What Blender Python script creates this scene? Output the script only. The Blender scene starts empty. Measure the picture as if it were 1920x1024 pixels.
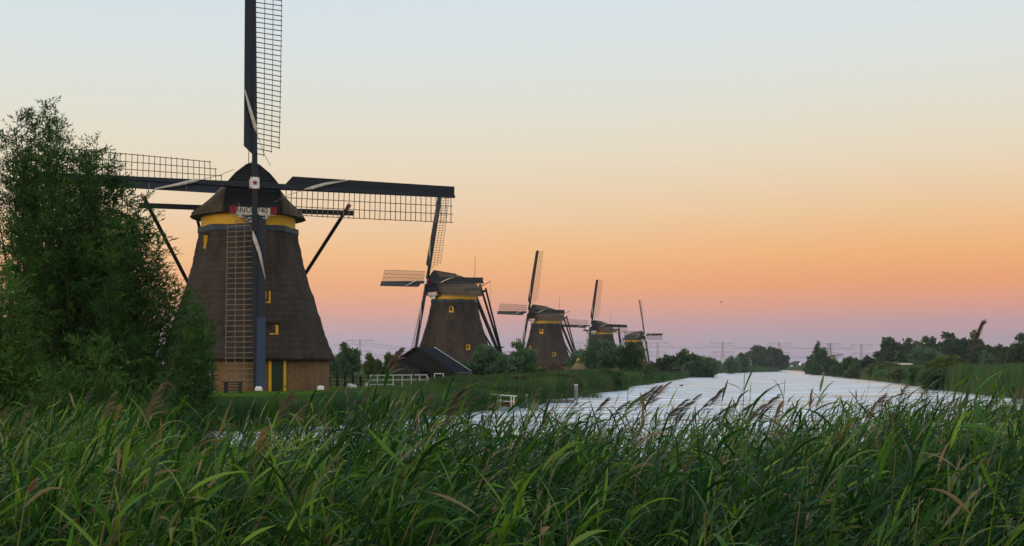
import bpy, math
import numpy as np
from mathutils import Vector, Matrix

S = bpy.context.scene
COL = S.collection
RAD = math.radians
RNG = np.random.default_rng(7)

# ------------------------------------------------------------------ camera
CZ, F, HOR = 2.7, 2300.0, 688.0            # eye height, focal length and horizon in photo pixels (1920 wide)
cam_d = bpy.data.cameras.new('camera')
cam = bpy.data.objects.new('camera', cam_d)
COL.objects.link(cam)
cam.location = (0, 0, CZ)
cam.rotation_euler = (RAD(90), 0, 0)
cam_d.sensor_width = 36
cam_d.lens = F / 1920 * 36
cam_d.shift_y = (HOR - 512) / 1920
cam_d.clip_start = 0.1
cam_d.clip_end = 20000
S.camera = cam


def lin(h):
    c = [int(h[i:i + 2], 16) / 255 for i in (0, 2, 4)]
    return [x / 12.92 if x <= .04045 else ((x + .055) / 1.055) ** 2.4 for x in c]


# ------------------------------------------------------------------ sky
W = bpy.data.worlds.new('World')
S.world = W
W.use_nodes = True
nt = W.node_tree
nt.nodes.clear()
N = nt.nodes.new


def sky_ramp(stops):
    r = N('ShaderNodeValToRGB')
    e = r.color_ramp.elements
    while len(e) > 1:
        e.remove(e[-1])
    for i, (y, c) in enumerate(stops):
        p = (HOR - y) / math.sqrt(F * F + (HOR - y) ** 2)
        x = e[0] if i == 0 else e.new(p)
        x.position = max(0, p)
        x.color = lin(c) + [1]
    return r


tc = N('ShaderNodeTexCoord')
sp = N('ShaderNodeSeparateXYZ')
nt.links.new(tc.outputs['Generated'], sp.inputs[0])
RIGHT = [(688, 'A69BAE'), (640, 'B49EA8'), (605, 'C59D9F'), (575, 'DD9E88'), (535, 'EEA373'), (480, 'F3B479'), (400, 'F0C89B'),
         (300, 'EADABF'), (200, 'E3E0D2'), (100, 'DEE4E2'), (0, 'DAE4E8'), (-300, 'D6E2EA'), (-1200, 'CEDDEA'), (-4000, 'BFD3E8')]
LEFT = [(688, 'B0A8C0'), (640, 'C2AEBC'), (605, 'DCABA5'), (575, 'EAB195'), (535, 'F5B98A'), (480, 'F7C895'), (400, 'F0D7B8'),
        (300, 'EADFC8'), (200, 'E1E3D8'), (100, 'DBE4E4'), (0, 'D6E2E9'), (-300, 'D4E1EA'), (-1200, 'CEDDEA'), (-4000, 'BFD3E8')]
ra, rb = sky_ramp(LEFT), sky_ramp(RIGHT)
for r in (ra, rb):
    nt.links.new(sp.outputs['Z'], r.inputs[0])
mr = N('ShaderNodeMapRange')
mr.inputs['From Min'].default_value = -.42
mr.inputs['From Max'].default_value = .3
nt.links.new(sp.outputs['X'], mr.inputs['Value'])
mx = N('ShaderNodeMix')
mx.data_type = 'RGBA'
nt.links.new(mr.outputs[0], mx.inputs['Factor'])
nt.links.new(ra.outputs[0], mx.inputs[6])
nt.links.new(rb.outputs[0], mx.inputs[7])
bg = N('ShaderNodeBackground')
bg.inputs['Strength'].default_value = 1.0
nt.links.new(mx.outputs[2], bg.inputs['Color'])
wo = N('ShaderNodeOutputWorld')
nt.links.new(bg.outputs[0], wo.inputs['Surface'])

# afterglow of the sun that has just set behind the camera: weak, very soft
sun_d = bpy.data.lights.new('sun', 'SUN')
sun_d.energy = 0.75
sun_d.angle = RAD(20)
sun_d.color = (1.0, .80, .55)
sun = bpy.data.objects.new('sun', sun_d)
COL.objects.link(sun)
sun.rotation_euler = (RAD(78), 0, RAD(-38))

S.view_settings.view_transform = 'Standard'
S.view_settings.look = 'None'
S.view_settings.exposure = 0
S.view_settings.gamma = 1
S.view_settings.use_curve_mapping = False
S.render.engine = 'CYCLES'
S.cycles.max_bounces = 6
S.cycles.transparent_max_bounces = 8
S.cycles.use_denoising = True


# ------------------------------------------------------------------ helpers
def px(x, y, Y):
    """the point at distance Y seen at photo pixel (x, y)"""
    return Vector(((x - 960) / F * Y, Y, CZ + (HOR - y) / F * Y))


def tag(o, label=None, cat=None, group=None, kind=None):
    for k, v in (('label', label), ('category', cat), ('group', group), ('kind', kind)):
        if v:
            o[k] = v
    return o


def link(o, parent=None, M=None):
    COL.objects.link(o)
    if parent is not None:
        o.parent = parent
    if M is not None:
        o.matrix_local = M
    return o


def empty(name, loc=(0, 0, 0), rz=0, scale=1):
    o = bpy.data.objects.new(name, None)
    o.empty_display_size = .2
    o.location = loc
    o.rotation_euler = (0, 0, rz)
    o.scale = (scale,) * 3
    return link(o)


def frame_between(p0, p1, up=None):
    p0, p1 = Vector(p0), Vector(p1)
    z = p1 - p0
    L = z.length
    z.normalize()
    up = Vector(up) if up is not None else Vector((0, 1, 0))
    if abs(up.dot(z)) > .95:
        up = Vector((1, 0, 0))
    x = up.cross(z).normalized()
    y = z.cross(x)
    return p0, x, y, z, L


class MB:
    def __init__(s):
        s.v, s.f = [], []

    def quad(s, *p):
        n = len(s.v)
        s.v += [tuple(q) for q in p]
        s.f.append(tuple(range(n, n + len(p))))
        return s

    def box(s, c, d, R=None):
        n = len(s.v)
        c = Vector(c)
        for k in range(8):
            q = Vector(((k & 1) - .5, (k >> 1 & 1) - .5, (k >> 2 & 1) - .5)) * 1
            q = Vector((q.x * d[0], q.y * d[1], q.z * d[2]))
            if R is not None:
                q = R @ q
            s.v.append(tuple(c + q))
        s.f += [tuple(n + i for i in t) for t in ((0, 2, 3, 1), (4, 5, 7, 6), (0, 1, 5, 4), (2, 6, 7, 3), (0, 4, 6, 2), (1, 3, 7, 5))]
        return s

    def beam(s, p0, p1, w, h, w1=None, h1=None, up=None):
        p0, x, y, z, L = frame_between(p0, p1, up)
        p1 = p0 + z * L
        n = len(s.v)
        for p, a, b in ((p0, w, h), (p1, w1 or w, h1 or h)):
            for i, j in ((-1, -1), (1, -1), (1, 1), (-1, 1)):
                s.v.append(tuple(p + x * (i * a / 2) + y * (j * b / 2)))
        s.f += [(n + 3, n + 2, n + 1, n), (n + 4, n + 5, n + 6, n + 7)] + [(n + i, n + (i + 1) % 4, n + 4 + (i + 1) % 4, n + 4 + i) for i in range(4)]
        return s

    def tube(s, pts, rs, k=6, flat=1):
        n = len(s.v)
        pts = [Vector(p) for p in pts]
        if not hasattr(rs, '__len__'):
            rs = [rs] * len(pts)
        for i, p in enumerate(pts):
            a, b = pts[max(0, i - 1)], pts[min(len(pts) - 1, i + 1)]
            _, x, y, z, L = frame_between(a, b)
            for j in range(k):
                t = 2 * math.pi * j / k
                s.v.append(tuple(p + x * (math.cos(t) * rs[i]) + y * (math.sin(t) * rs[i] * flat)))
        for i in range(len(pts) - 1):
            for j in range(k):
                s.f.append((n + i * k + j, n + i * k + (j + 1) % k, n + (i + 1) * k + (j + 1) % k, n + (i + 1) * k + j))
        s.f.append(tuple(n + j for j in reversed(range(k))))
        m = n + (len(pts) - 1) * k
        s.f.append(tuple(m + j for j in range(k)))
        return s

    def rings(s, rings, cap0=True, cap1=True):
        n = len(s.v)
        k = len(rings[0])
        for r in rings:
            s.v += [tuple(p) for p in r]
        for i in range(len(rings) - 1):
            for j in range(k):
                s.f.append((n + i * k + j, n + i * k + (j + 1) % k, n + (i + 1) * k + (j + 1) % k, n + (i + 1) * k + j))
        if cap0:
            s.f.append(tuple(n + j for j in reversed(range(k))))
        if cap1:
            s.f.append(tuple(n + (len(rings) - 1) * k + j for j in range(k)))
        return s

    def mesh(s, name, mat, smooth=False):
        me = bpy.data.meshes.new(name)
        me.from_pydata(s.v, [], s.f)
        me.materials.append(mat)
        if smooth:
            me.polygons.foreach_set('use_smooth', [True] * len(me.polygons))
        me.update()
        return me

    def build(s, name, mat, parent=None, M=None, smooth=False):
        return link(bpy.data.objects.new(name, s.mesh(name, mat, smooth)), parent, M)


_unit = {}


def unit_bar(name, p0, p1, w, h, mat, parent=None, up=None, M=None):
    """a straight bar: its own object on a shared unit cube mesh"""
    if mat.name not in _unit:
        _unit[mat.name] = MB().box((0, 0, .5), (1, 1, 1)).mesh('bar', mat)
    o = bpy.data.objects.new(name, _unit[mat.name])
    p, x, y, z, L = frame_between(p0, p1, up)
    m = Matrix(((x.x * w, y.x * h, z.x * L, p.x), (x.y * w, y.y * h, z.y * L, p.y), (x.z * w, y.z * h, z.z * L, p.z), (0, 0, 0, 1)))
    return link(o, parent, (M @ m) if M is not None else m)


def np_mesh(name, V, Q, mat, tint=None, smooth=False):
    V = np.ascontiguousarray(V, dtype=np.float32).reshape(-1, 3)
    Q = np.ascontiguousarray(Q, dtype=np.int32)
    k = Q.shape[1]
    me = bpy.data.meshes.new(name)
    me.vertices.add(len(V))
    me.vertices.foreach_set('co', V.ravel())
    me.loops.add(Q.size)
    me.loops.foreach_set('vertex_index', Q.ravel())
    me.polygons.add(len(Q))
    me.polygons.foreach_set('loop_start', np.arange(0, Q.size, k, dtype=np.int32))
    if smooth:
        me.polygons.foreach_set('use_smooth', np.ones(len(Q), dtype=bool))
    me.materials.append(mat)
    me.update(calc_edges=True)
    if tint is not None:
        a = me.attributes.new('tint', 'FLOAT', 'POINT')
        a.data.foreach_set('value', np.ascontiguousarray(tint, dtype=np.float32).ravel())
    return me


def np_obj(name, geo, mat, parent=None, smooth=False):
    V, Q, T = geo
    return link(bpy.data.objects.new(name, np_mesh(name, V, Q, mat, T, smooth)), parent)


def cat(*gs):
    Vs, Qs, Ts, n = [], [], [], 0
    for V, Q, T in gs:
        V = V.reshape(-1, 3)
        Vs.append(V)
        Qs.append(Q + n)
        Ts.append(np.ravel(T))
        n += len(V)
    return np.concatenate(Vs), np.concatenate(Qs), np.concatenate(Ts)


# ------------------------------------------------------------------ materials
def mat(name, col, rough=.7, var=.25, scale=3.0, stretch=(1, 1, 1), bump=0.0, bscale=20.0, bstretch=None, spec=.3, col2=None, metal=0):
    m = bpy.data.materials.new(name)
    m.use_nodes = True
    t = m.node_tree
    b = t.nodes['Principled BSDF']
    b.inputs['Roughness'].default_value = rough
    b.inputs['Specular IOR Level'].default_value = spec
    b.inputs['Metallic'].default_value = metal
    tc = t.nodes.new('ShaderNodeTexCoord')

    def noise(sc, st):
        mp = t.nodes.new('ShaderNodeMapping')
        mp.inputs['Scale'].default_value = st
        t.links.new(tc.outputs['Object'], mp.inputs[0])
        n = t.nodes.new('ShaderNodeTexNoise')
        n.inputs['Scale'].default_value = sc
        n.inputs['Detail'].default_value = 6
        n.inputs['Roughness'].default_value = .65
        t.links.new(mp.outputs[0], n.inputs['Vector'])
        return n
    n = noise(scale, stretch)
    r = t.nodes.new('ShaderNodeValToRGB')
    r.color_ramp.elements[0].position = .3
    r.color_ramp.elements[1].position = .7
    c2 = col2 or [min(1, c * (1 + var)) for c in col]
    r.color_ramp.elements[0].color = [c * (1 - var) for c in col] + [1] if col2 is None else list(col) + [1]
    r.color_ramp.elements[1].color = list(c2) + [1]
    t.links.new(n.outputs['Fac'], r.inputs[0])
    t.links.new(r.outputs[0], b.inputs['Base Color'])
    if bump:
        n2 = noise(bscale, bstretch or stretch)
        bp = t.nodes.new('ShaderNodeBump')
        bp.inputs['Strength'].default_value = bump
        bp.inputs['Distance'].default_value = .05
        t.links.new(n2.outputs['Fac'], bp.inputs['Height'])
        t.links.new(bp.outputs[0], b.inputs['Normal'])
    return m


def leaf_mat(name, stops, trans=.35, rough=.5, spec=.35):
    m = bpy.data.materials.new(name)
    m.use_nodes = True
    t = m.node_tree
    b = t.nodes['Principled BSDF']
    b.inputs['Roughness'].default_value = rough
    b.inputs['Specular IOR Level'].default_value = spec
    a = t.nodes.new('ShaderNodeAttribute')
    a.attribute_name = 'tint'
    r = t.nodes.new('ShaderNodeValToRGB')
    e = r.color_ramp.elements
    while len(e) > 1:
        e.remove(e[-1])
    for i, (p, c) in enumerate(stops):
        x = e[0] if i == 0 else e.new(p)
        x.position = p
        x.color = list(c) + [1]
    t.links.new(a.outputs['Fac'], r.inputs[0])
    t.links.new(r.outputs[0], b.inputs['Base Color'])
    tr = t.nodes.new('ShaderNodeBsdfTranslucent')
    hs = t.nodes.new('ShaderNodeHueSaturation')
    hs.inputs['Value'].default_value = 1.3
    hs.inputs['Hue'].default_value = .48
    t.links.new(r.outputs[0], hs.inputs['Color'])
    t.links.new(hs.outputs[0], tr.inputs['Color'])
    ms = t.nodes.new('ShaderNodeMixShader')
    ms.inputs[0].default_value = trans
    t.links.new(b.outputs[0], ms.inputs[1])
    t.links.new(tr.outputs[0], ms.inputs[2])
    t.links.new(ms.outputs[0], t.nodes['Material Output'].inputs['Surface'])
    return m


def thatch_mat(name, c0, c1):
    m = mat(name, c0, .95, scale=1.1, stretch=(1, 1, .35), col2=c1, bump=.9, bscale=9, bstretch=(2.2, 2.2, .5), spec=.1)
    t = m.node_tree
    b = t.nodes['Principled BSDF']
    src = b.inputs['Base Color'].links[0].from_socket
    tc = t.nodes.new('ShaderNodeTexCoord')
    mp = t.nodes.new('ShaderNodeMapping')
    mp.inputs['Scale'].default_value = (14, 14, 3.2)
    n = t.nodes.new('ShaderNodeTexNoise')
    n.inputs['Scale'].default_value = 1.4
    n.inputs['Detail'].default_value = 5
    n.inputs['Roughness'].default_value = .75
    t.links.new(tc.outputs['Object'], mp.inputs[0])
    t.links.new(mp.outputs[0], n.inputs['Vector'])
    mr = t.nodes.new('ShaderNodeMapRange')
    mr.inputs['From Min'].default_value = .3
    mr.inputs['From Max'].default_value = .7
    mr.inputs['To Min'].default_value = .45
    mr.inputs['To Max'].default_value = 1.6
    t.links.new(n.outputs['Fac'], mr.inputs['Value'])
    w = t.nodes.new('ShaderNodeTexWave')         # the courses in which the reed is laid
    w.bands_direction = 'Z'
    w.inputs['Scale'].default_value = .75
    w.inputs['Distortion'].default_value = 2.5
    w.inputs['Detail'].default_value = 3
    w.inputs['Detail Scale'].default_value = 1.5
    t.links.new(tc.outputs['Object'], w.inputs['Vector'])
    mr2 = t.nodes.new('ShaderNodeMapRange')
    mr2.inputs['To Min'].default_value = .90
    mr2.inputs['To Max'].default_value = 1.06
    t.links.new(w.outputs['Fac'], mr2.inputs['Value'])
    mu = t.nodes.new('ShaderNodeMath')
    mu.operation = 'MULTIPLY'
    t.links.new(mr.outputs[0], mu.inputs[0])
    t.links.new(mr2.outputs[0], mu.inputs[1])
    pn = t.nodes.new('ShaderNodeTexNoise')      # damp and mossy patches, drawn out down the slope
    pn.inputs['Scale'].default_value = .55
    pn.inputs['Detail'].default_value = 7
    pn.inputs['Roughness'].default_value = .62
    mp3 = t.nodes.new('ShaderNodeMapping')
    mp3.inputs['Scale'].default_value = (1.6, 1.6, .55)
    t.links.new(tc.outputs['Object'], mp3.inputs[0])
    t.links.new(mp3.outputs[0], pn.inputs['Vector'])
    pr_ = t.nodes.new('ShaderNodeMapRange')
    pr_.inputs['From Min'].default_value = .5
    pr_.inputs['From Max'].default_value = .68
    pr_.inputs['To Max'].default_value = .55
    t.links.new(pn.outputs['Fac'], pr_.inputs['Value'])
    pm = t.nodes.new('ShaderNodeMix')
    pm.data_type = 'RGBA'
    pm.inputs[7].default_value = (c0[0] * .55, c0[1] * .66, c0[2] * .55, 1)
    t.links.new(pr_.outputs[0], pm.inputs['Factor'])
    t.links.new(src, pm.inputs[6])
    src = pm.outputs[2]
    vm = t.nodes.new('ShaderNodeVectorMath')
    vm.operation = 'SCALE'
    t.links.new(src, vm.inputs[0])
    t.links.new(mu.outputs[0], vm.inputs['Scale'])
    t.links.new(vm.outputs[0], b.inputs['Base Color'])
    return m


def brick_mat(name):
    m = mat(name, (.135, .080, .038), .9, scale=.9, col2=(.25, .15, .062), bump=.3, bscale=30)
    t = m.node_tree
    b = t.nodes['Principled BSDF']
    src = b.inputs['Base Color'].links[0].from_socket
    tc = t.nodes.new('ShaderNodeTexCoord')
    # run the courses round the wall: u = angle * radius, v = height
    sx = t.nodes.new('ShaderNodeSeparateXYZ')
    t.links.new(tc.outputs['Object'], sx.inputs[0])
    at = t.nodes.new('ShaderNodeMath')
    at.operation = 'ARCTAN2'
    t.links.new(sx.outputs['X'], at.inputs[0])
    t.links.new(sx.outputs['Y'], at.inputs[1])
    mu = t.nodes.new('ShaderNodeMath')
    mu.operation = 'MULTIPLY'
    mu.inputs[1].default_value = 5.3
    t.links.new(at.outputs[0], mu.inputs[0])
    cb = t.nodes.new('ShaderNodeCombineXYZ')
    t.links.new(mu.outputs[0], cb.inputs[0])
    t.links.new(sx.outputs['Z'], cb.inputs[1])
    br = t.nodes.new('ShaderNodeTexBrick')
    br.inputs['Scale'].default_value = 4.0
    br.inputs['Mortar Size'].default_value = .02
    br.inputs['Color1'].default_value = (1.25, 1.2, 1.1, 1)
    br.inputs['Color2'].default_value = (.7, .7, .75, 1)
    br.inputs['Mortar'].default_value = (1.0, 1.1, 1.2, 1)
    t.links.new(cb.outputs[0], br.inputs['Vector'])
    mx = t.nodes.new('ShaderNodeMix')
    mx.data_type = 'RGBA'
    mx.blend_type = 'MULTIPLY'
    mx.inputs['Factor'].default_value = 1
    t.links.new(src, mx.inputs[6])
    t.links.new(br.outputs['Color'], mx.inputs[7])
    t.links.new(mx.outputs[2], b.inputs['Base Color'])
    return m


M = {}
M['thatch'] = thatch_mat('thatch', (.040, .030, .025), (.080, .060, .046))
M['cap_thatch'] = thatch_mat('cap_thatch', (.075, .056, .038), (.135, .10, .066))
M['pale_thatch'] = thatch_mat('pale_thatch', (.16, .11, .06), (.26, .18, .095))
M['brick'] = brick_mat('brick')
M['tar'] = mat('tarred_wood', (.014, .014, .016), .6, .3, 2, bump=.2, bscale=8)
M['navy'] = mat('navy_paint', (.008, .011, .017), .5, .3, 1.5, (1, 1, .3), bump=.15, bscale=12)
M['deep_blue'] = mat('deep_blue_paint', (.022, .045, .085), .6, .3, 1.5, (1, 1, .3))
M['blue'] = mat('blue_grey_paint', (.034, .050, .072), .6, .25, 2)
M['pale_blue'] = mat('pale_blue_paint', (.33, .42, .47), .6, .15, 2)
M['yellow'] = mat('yellow_paint', (.80, .43, .015), .5, .12, 2)
M['white'] = mat('white_paint', (.78, .77, .73), .5, .08, 4)
M['cream'] = mat('cream_paint', (.74, .68, .54), .5, .12, 4)
M['umbel'] = mat('umbel_flower', (.34, .33, .25), .8, .2, 30)
M['red'] = mat('red_paint', (.24, .012, .018), .5, .2, 3)
M['green'] = mat('green_paint', (.016, .036, .011), .5, .3, 3)
M['black'] = mat('black_paint', (.01, .01, .011), .5, .1, 3)
M['lath'] = mat('lattice_wood', (.19, .145, .105), .8, .3, 4)
M['canvas'] = mat('canvas', (.50, .44, .37), .9, .25, 5)
M['rope'] = mat('rope', (.22, .17, .12), .9, .2, 5)
M['strut'] = mat('strut_wood', (.020, .017, .016), .7, .3, 2)
M['barn'] = mat('barn_boards', (.012, .014, .017), .65, .35, 2, (1, 1, 3), bump=.2)
M['slate'] = mat('roof_slates', (.014, .019, .026), .95, .35, 3, bump=.3, spec=.05)
M['grey_wood'] = mat('weathered_wood', (.19, .175, .155), .85, .3, 4, (3, 3, .6), bump=.4)
M['concrete'] = mat('concrete', (.26, .26, .25), .85, .25, 2, bump=.3)
M['rust'] = mat('orange_rust', (.34, .13, .03), .7, .3, 4)
M['steel'] = mat('haze_tinted_steel', (.42, .36, .36), .6, .1, 1)  # light grey steel with the pink of distant haze mixed into its colour
M['glass'] = mat('window_glass', (.012, .014, .016), .12, .2, 2, spec=.6)
M['bark'] = mat('bark', (.045, .036, .026), .9, .35, 5, (3, 3, .7), bump=.7)
M['bird'] = mat('dark_feather', (.02, .02, .022), .7, .2, 5)
M['soil'] = mat('ground', (.028, .048, .014), .95, .4, .6, bump=.6, bscale=3, col2=(.055, .085, .024), spec=.1)

GREEN = [(0, (.008, .040, .010)), (.35, (.024, .092, .012)), (.6, (.066, .175, .016)), (.78, (.18, .33, .028)), (.86, (.15, .19, .05)), (.93, (.30, .24, .12)), (1, (.27, .18, .075))]
M['reed'] = leaf_mat('reed_leaf', GREEN, .38, .45, .22)
M['bank_reed'] = leaf_mat('bank_reed', [(0, (.018, .062, .018)), (.45, (.036, .105, .024)), (.75, (.085, .145, .034)), (.9, (.16, .13, .05)), (1, (.27, .14, .035))], .3, .6, .2)
M['lawn'] = leaf_mat('lawn_grass', [(0, (.045, .15, .010)), (1, (.11, .26, .018))], .3, .6, .2)
M['plume'] = leaf_mat('reed_plume', [(0, (.095, .078, .064)), (.5, (.19, .15, .105)), (1, (.38, .22, .10))], .35, .8, .1)
M['willow'] = leaf_mat('willow_leaf', [(0, (.016, .052, .010)), (.5, (.040, .105, .018)), (1, (.105, .20, .030))], .3, .5, .15)
M['grey_willow'] = leaf_mat('grey_willow_leaf', [(0, (.052, .115, .050)), (.5, (.092, .175, .076)), (1, (.15, .25, .10))], .25, .5, .35)
M['gold_willow'] = leaf_mat('golden_willow_leaf', [(0, (.05, .09, .018)), (.5, (.10, .15, .026)), (1, (.19, .21, .042))], .35, .5, .3)
M['dark_leaf'] = leaf_mat('dark_leaf', [(0, (.035, .068, .028)), (.5, (.058, .098, .036)), (1, (.095, .13, .045))], .2, .6, .25)
M['olive_leaf'] = leaf_mat('olive_leaf', [(0, (.065, .085, .028)), (.5, (.10, .12, .04)), (1, (.14, .14, .05))], .2, .6, .2)


# ------------------------------------------------------------------ water and ground
POLY = np.array([(-60, 44), (-30, 40), (-14, 34), (-8, 30), (-5.2, 20), (-3, 12.5), (0, 12.5), (4, 14), (8, 15.5), (13, 17), (20, 24), (30, 50), (40, 85),
                 (45.5, 109), (48, 124), (52.8, 148), (66.6, 207), (74.4, 248), (103, 388), (150, 600), (211, 887), (218, 980), (165, 900), (150, 690),
                 (87.7, 517), (47.8, 327), (24.6, 207), (15.5, 165), (13.2, 143), (7.9, 124), (3, 97), (1.2, 82), (-2, 75), (-6.8, 60), (-10.6, 53), (-16, 50), (-30, 49),
                 (-60, 52)], float)


def shore(P):
    """signed distance to the waterline, positive on land"""
    P = np.asarray(P, float)
    A, B = POLY, np.roll(POLY, -1, 0)
    d = np.full(len(P), 1e9)
    inside = np.zeros(len(P), bool)
    for a, b in zip(A, B):
        ab = b - a
        t = np.clip(((P - a) @ ab) / (ab @ ab), 0, 1)
        d = np.minimum(d, np.hypot(*(P - a - t[:, None] * ab).T))
        if a[1] != b[1]:
            c = (a[1] > P[:, 1]) != (b[1] > P[:, 1])
            inside ^= c & (P[:, 0] < (b[0] - a[0]) * (P[:, 1] - a[1]) / (b[1] - a[1]) + a[0])
    return np.where(inside, -d, d)


def land(P):
    P = np.asarray(P, float).reshape(-1, 2)
    d = shore(P)
    x, y = P.T
    z = np.where(d < 0, np.maximum(-.8, d * .3), .12 + .93 * np.clip(d / 6, 0, 1) ** .8)
    return z + np.where(d > 0, .04 * np.sin(x * .9 + 1.3 * np.sin(y * .5)) * np.cos(y * .7), 0)


def land1(x, y):
    return float(land([(x, y)])[0])


ang = np.concatenate([np.radians(np.linspace(-40, 40, 180)), np.radians(np.linspace(40, 320, 60))[1:-1]])
rad = np.concatenate([[0.0], np.geomspace(1.2, 2600, 250)])
gx = rad[:, None] * np.sin(ang)[None]
gy = rad[:, None] * np.cos(ang)[None]
gz = land(np.stack([gx.ravel(), gy.ravel()], 1))
na, nr = len(ang), len(rad)
ii, jj = np.meshgrid(np.arange(nr - 1), np.arange(na), indexing='ij')
j2 = (jj + 1) % na
Q = np.stack([ii * na + jj, (ii + 1) * na + jj, (ii + 1) * na + j2, ii * na + j2], -1).reshape(-1, 4)
Q = Q[:, ::-1]
tag(np_obj('ground', (np.stack([gx.ravel(), gy.ravel(), gz], 1), Q, None), M['soil'], smooth=True), kind='structure')


def water_mat():
    m = bpy.data.materials.new('water')
    m.use_nodes = True
    t = m.node_tree
    b = t.nodes['Principled BSDF']
    b.inputs['Base Color'].default_value = (.012, .02, .022, 1)
    b.inputs['IOR'].default_value = 1.33
    tc = t.nodes.new('ShaderNodeTexCoord')

    def noise(scale, st, detail, rough=.55):
        mp = t.nodes.new('ShaderNodeMapping')
        mp.inputs['Scale'].default_value = st
        mp.inputs['Rotation'].default_value = (0, 0, RAD(8))
        t.links.new(tc.outputs['Object'], mp.inputs[0])
        n = t.nodes.new('ShaderNodeTexNoise')
        n.inputs['Scale'].default_value = scale
        n.inputs['Detail'].default_value = detail
        n.inputs['Roughness'].default_value = rough
        t.links.new(mp.outputs[0], n.inputs['Vector'])
        return n

    def math_(op, a, b2):
        x = t.nodes.new('ShaderNodeMath')
        x.operation = op
        for k, v in enumerate((a, b2)):
            if isinstance(v, (int, float)):
                x.inputs[k].default_value = v
            else:
                t.links.new(v, x.inputs[k])
        return x.outputs[0]

    def ranged(v, a0, a1, b0, b1):
        r = t.nodes.new('ShaderNodeMapRange')
        for k, q in zip(('From Min', 'From Max', 'To Min', 'To Max'), (a0, a1, b0, b1)):
            r.inputs[k].default_value = q
        t.links.new(v, r.inputs['Value'])
        return r.outputs[0]
    ripple = noise(.32, (.30, 1.3, 1), 8, .72)      # wavelets
    band = noise(.035, (.5, 2.6, 1), 4, .6)         # wind-ruffled bands between calmer water
    at = t.nodes.new('ShaderNodeAttribute')         # shelter close under the banks
    at.attribute_name = 'tint'
    rough = math_('ADD', ranged(band.outputs['Fac'], .40, .58, .20, .46), ranged(ripple.outputs['Fac'], .40, .60, -.14, .14))
    rough = math_('MULTIPLY', rough, ranged(at.outputs['Fac'], 0, 1, 1.0, .22))
    rough = math_('MAXIMUM', rough, .05)
    t.links.new(rough, b.inputs['Roughness'])
    h = math_('MULTIPLY', ripple.outputs['Fac'], ranged(at.outputs['Fac'], 0, 1, 1, .15))
    bp = t.nodes.new('ShaderNodeBump')
    bp.inputs['Strength'].default_value = 1.0
    bp.inputs['Distance'].default_value = .35
    t.links.new(h, bp.inputs['Height'])
    t.links.new(bp.outputs[0], b.inputs['Normal'])
    gl = t.nodes.new('ShaderNodeBsdfGlossy')
    gl.inputs['Color'].default_value = (.86, .90, .96, 1)
    t.links.new(rough, gl.inputs['Roughness'])
    t.links.new(bp.outputs[0], gl.inputs['Normal'])
    fr = t.nodes.new('ShaderNodeFresnel')
    fr.inputs['IOR'].default_value = 1.36
    ms = t.nodes.new('ShaderNodeMixShader')
    t.links.new(math_('MULTIPLY', fr.outputs[0], ranged(ripple.outputs['Fac'], .40, .58, .35, 1.0)), ms.inputs[0])
    t.links.new(b.outputs[0], ms.inputs[1])
    t.links.new(gl.outputs[0], ms.inputs[2])
    t.links.new(ms.outputs[0], t.nodes['Material Output'].inputs['Surface'])
    return m


M['water'] = water_mat()
RBANK = np.array([(211, 887), (150, 600), (103, 388), (74.4, 248), (66.6, 207), (52.8, 148), (48, 124), (45.5, 109), (40, 85), (34, 64)], float)
wr = np.concatenate([[0.0], np.geomspace(4, 1500, 150)])
wa = np.radians(np.linspace(-180, 180, 541))
wx = (wr[:, None] * np.sin(wa)[None]).ravel()
wy = (wr[:, None] * np.cos(wa)[None]).ravel()
dmin = np.full(len(wx), 1e9)
for a, b in zip(RBANK[:-1], RBANK[1:]):
    ab = b - a
    pp = np.column_stack([wx, wy]) - a
    t_ = np.clip(pp @ ab / (ab @ ab), 0, 1)
    dmin = np.minimum(dmin, np.hypot(*(pp - t_[:, None] * ab).T))
calm = np.clip(1.25 - dmin / (1.5 + .026 * np.hypot(wx, wy)), 0, 1) ** 1.5
ii, jj = np.meshgrid(np.arange(len(wr) - 1), np.arange(len(wa) - 1), indexing='ij')
Qw = np.stack([ii * len(wa) + jj, ii * len(wa) + jj + 1, (ii + 1) * len(wa) + jj + 1, (ii + 1) * len(wa) + jj], -1).reshape(-1, 4)[:, ::-1]
tag(np_obj('water', (np.column_stack([wx, wy, 0 * wx]), Qw, calm), M['water'], smooth=True), kind='structure')

# ------------------------------------------------------------------ windmills
BODY = [(2.12, 6.0), (2.3, 5.98), (3.39, 5.44), (4.61, 5.04), (6.42, 4.48), (8.19, 3.93), (9.34, 3.66), (11.0, 3.34)]


def body_R(z):
    return float(np.interp(z, [p[0] for p in BODY], [p[1] for p in BODY]))


def octo(R, phi, rot):
    a = (phi - rot) % RAD(45)
    return R * math.cos(RAD(22.5)) / math.cos(a - RAD(22.5))


def oct_ring(R, z, rot, seg, rng=None, amp=0):
    out = []
    for k in range(8 * seg):
        phi = rot + RAD(45) * k / seg
        r = octo(R, phi, rot) + (rng.normal() * amp if rng is not None else 0)
        out.append((r * math.sin(phi), -r * math.cos(phi), z))
    return out


PF = [(1.95, 12.0), (1.9, 12.5), (1.82, 13.15), (1.60, 13.98), (1.12, 14.55), (.42, 15.12), (0, 15.28)]
PM = [(3.95, 11.92), (3.72, 12.32), (2.9, 12.98), (1.85, 13.95), (1.2, 14.5), (.5, 14.98), (0, 15.12)]
CAP = [(-3.35, 0, 1, 1), (-3.0, .22, 1, 1), (-2.3, .55, 1, 1.0), (-1.3, .88, 1, .98), (-.2, 1, 1, .95), (1.0, 1, .96, .90), (2.2, 1, .86, .80), (3.2, 1, .70, .66), (3.9, 1, .46, .48)]


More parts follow.
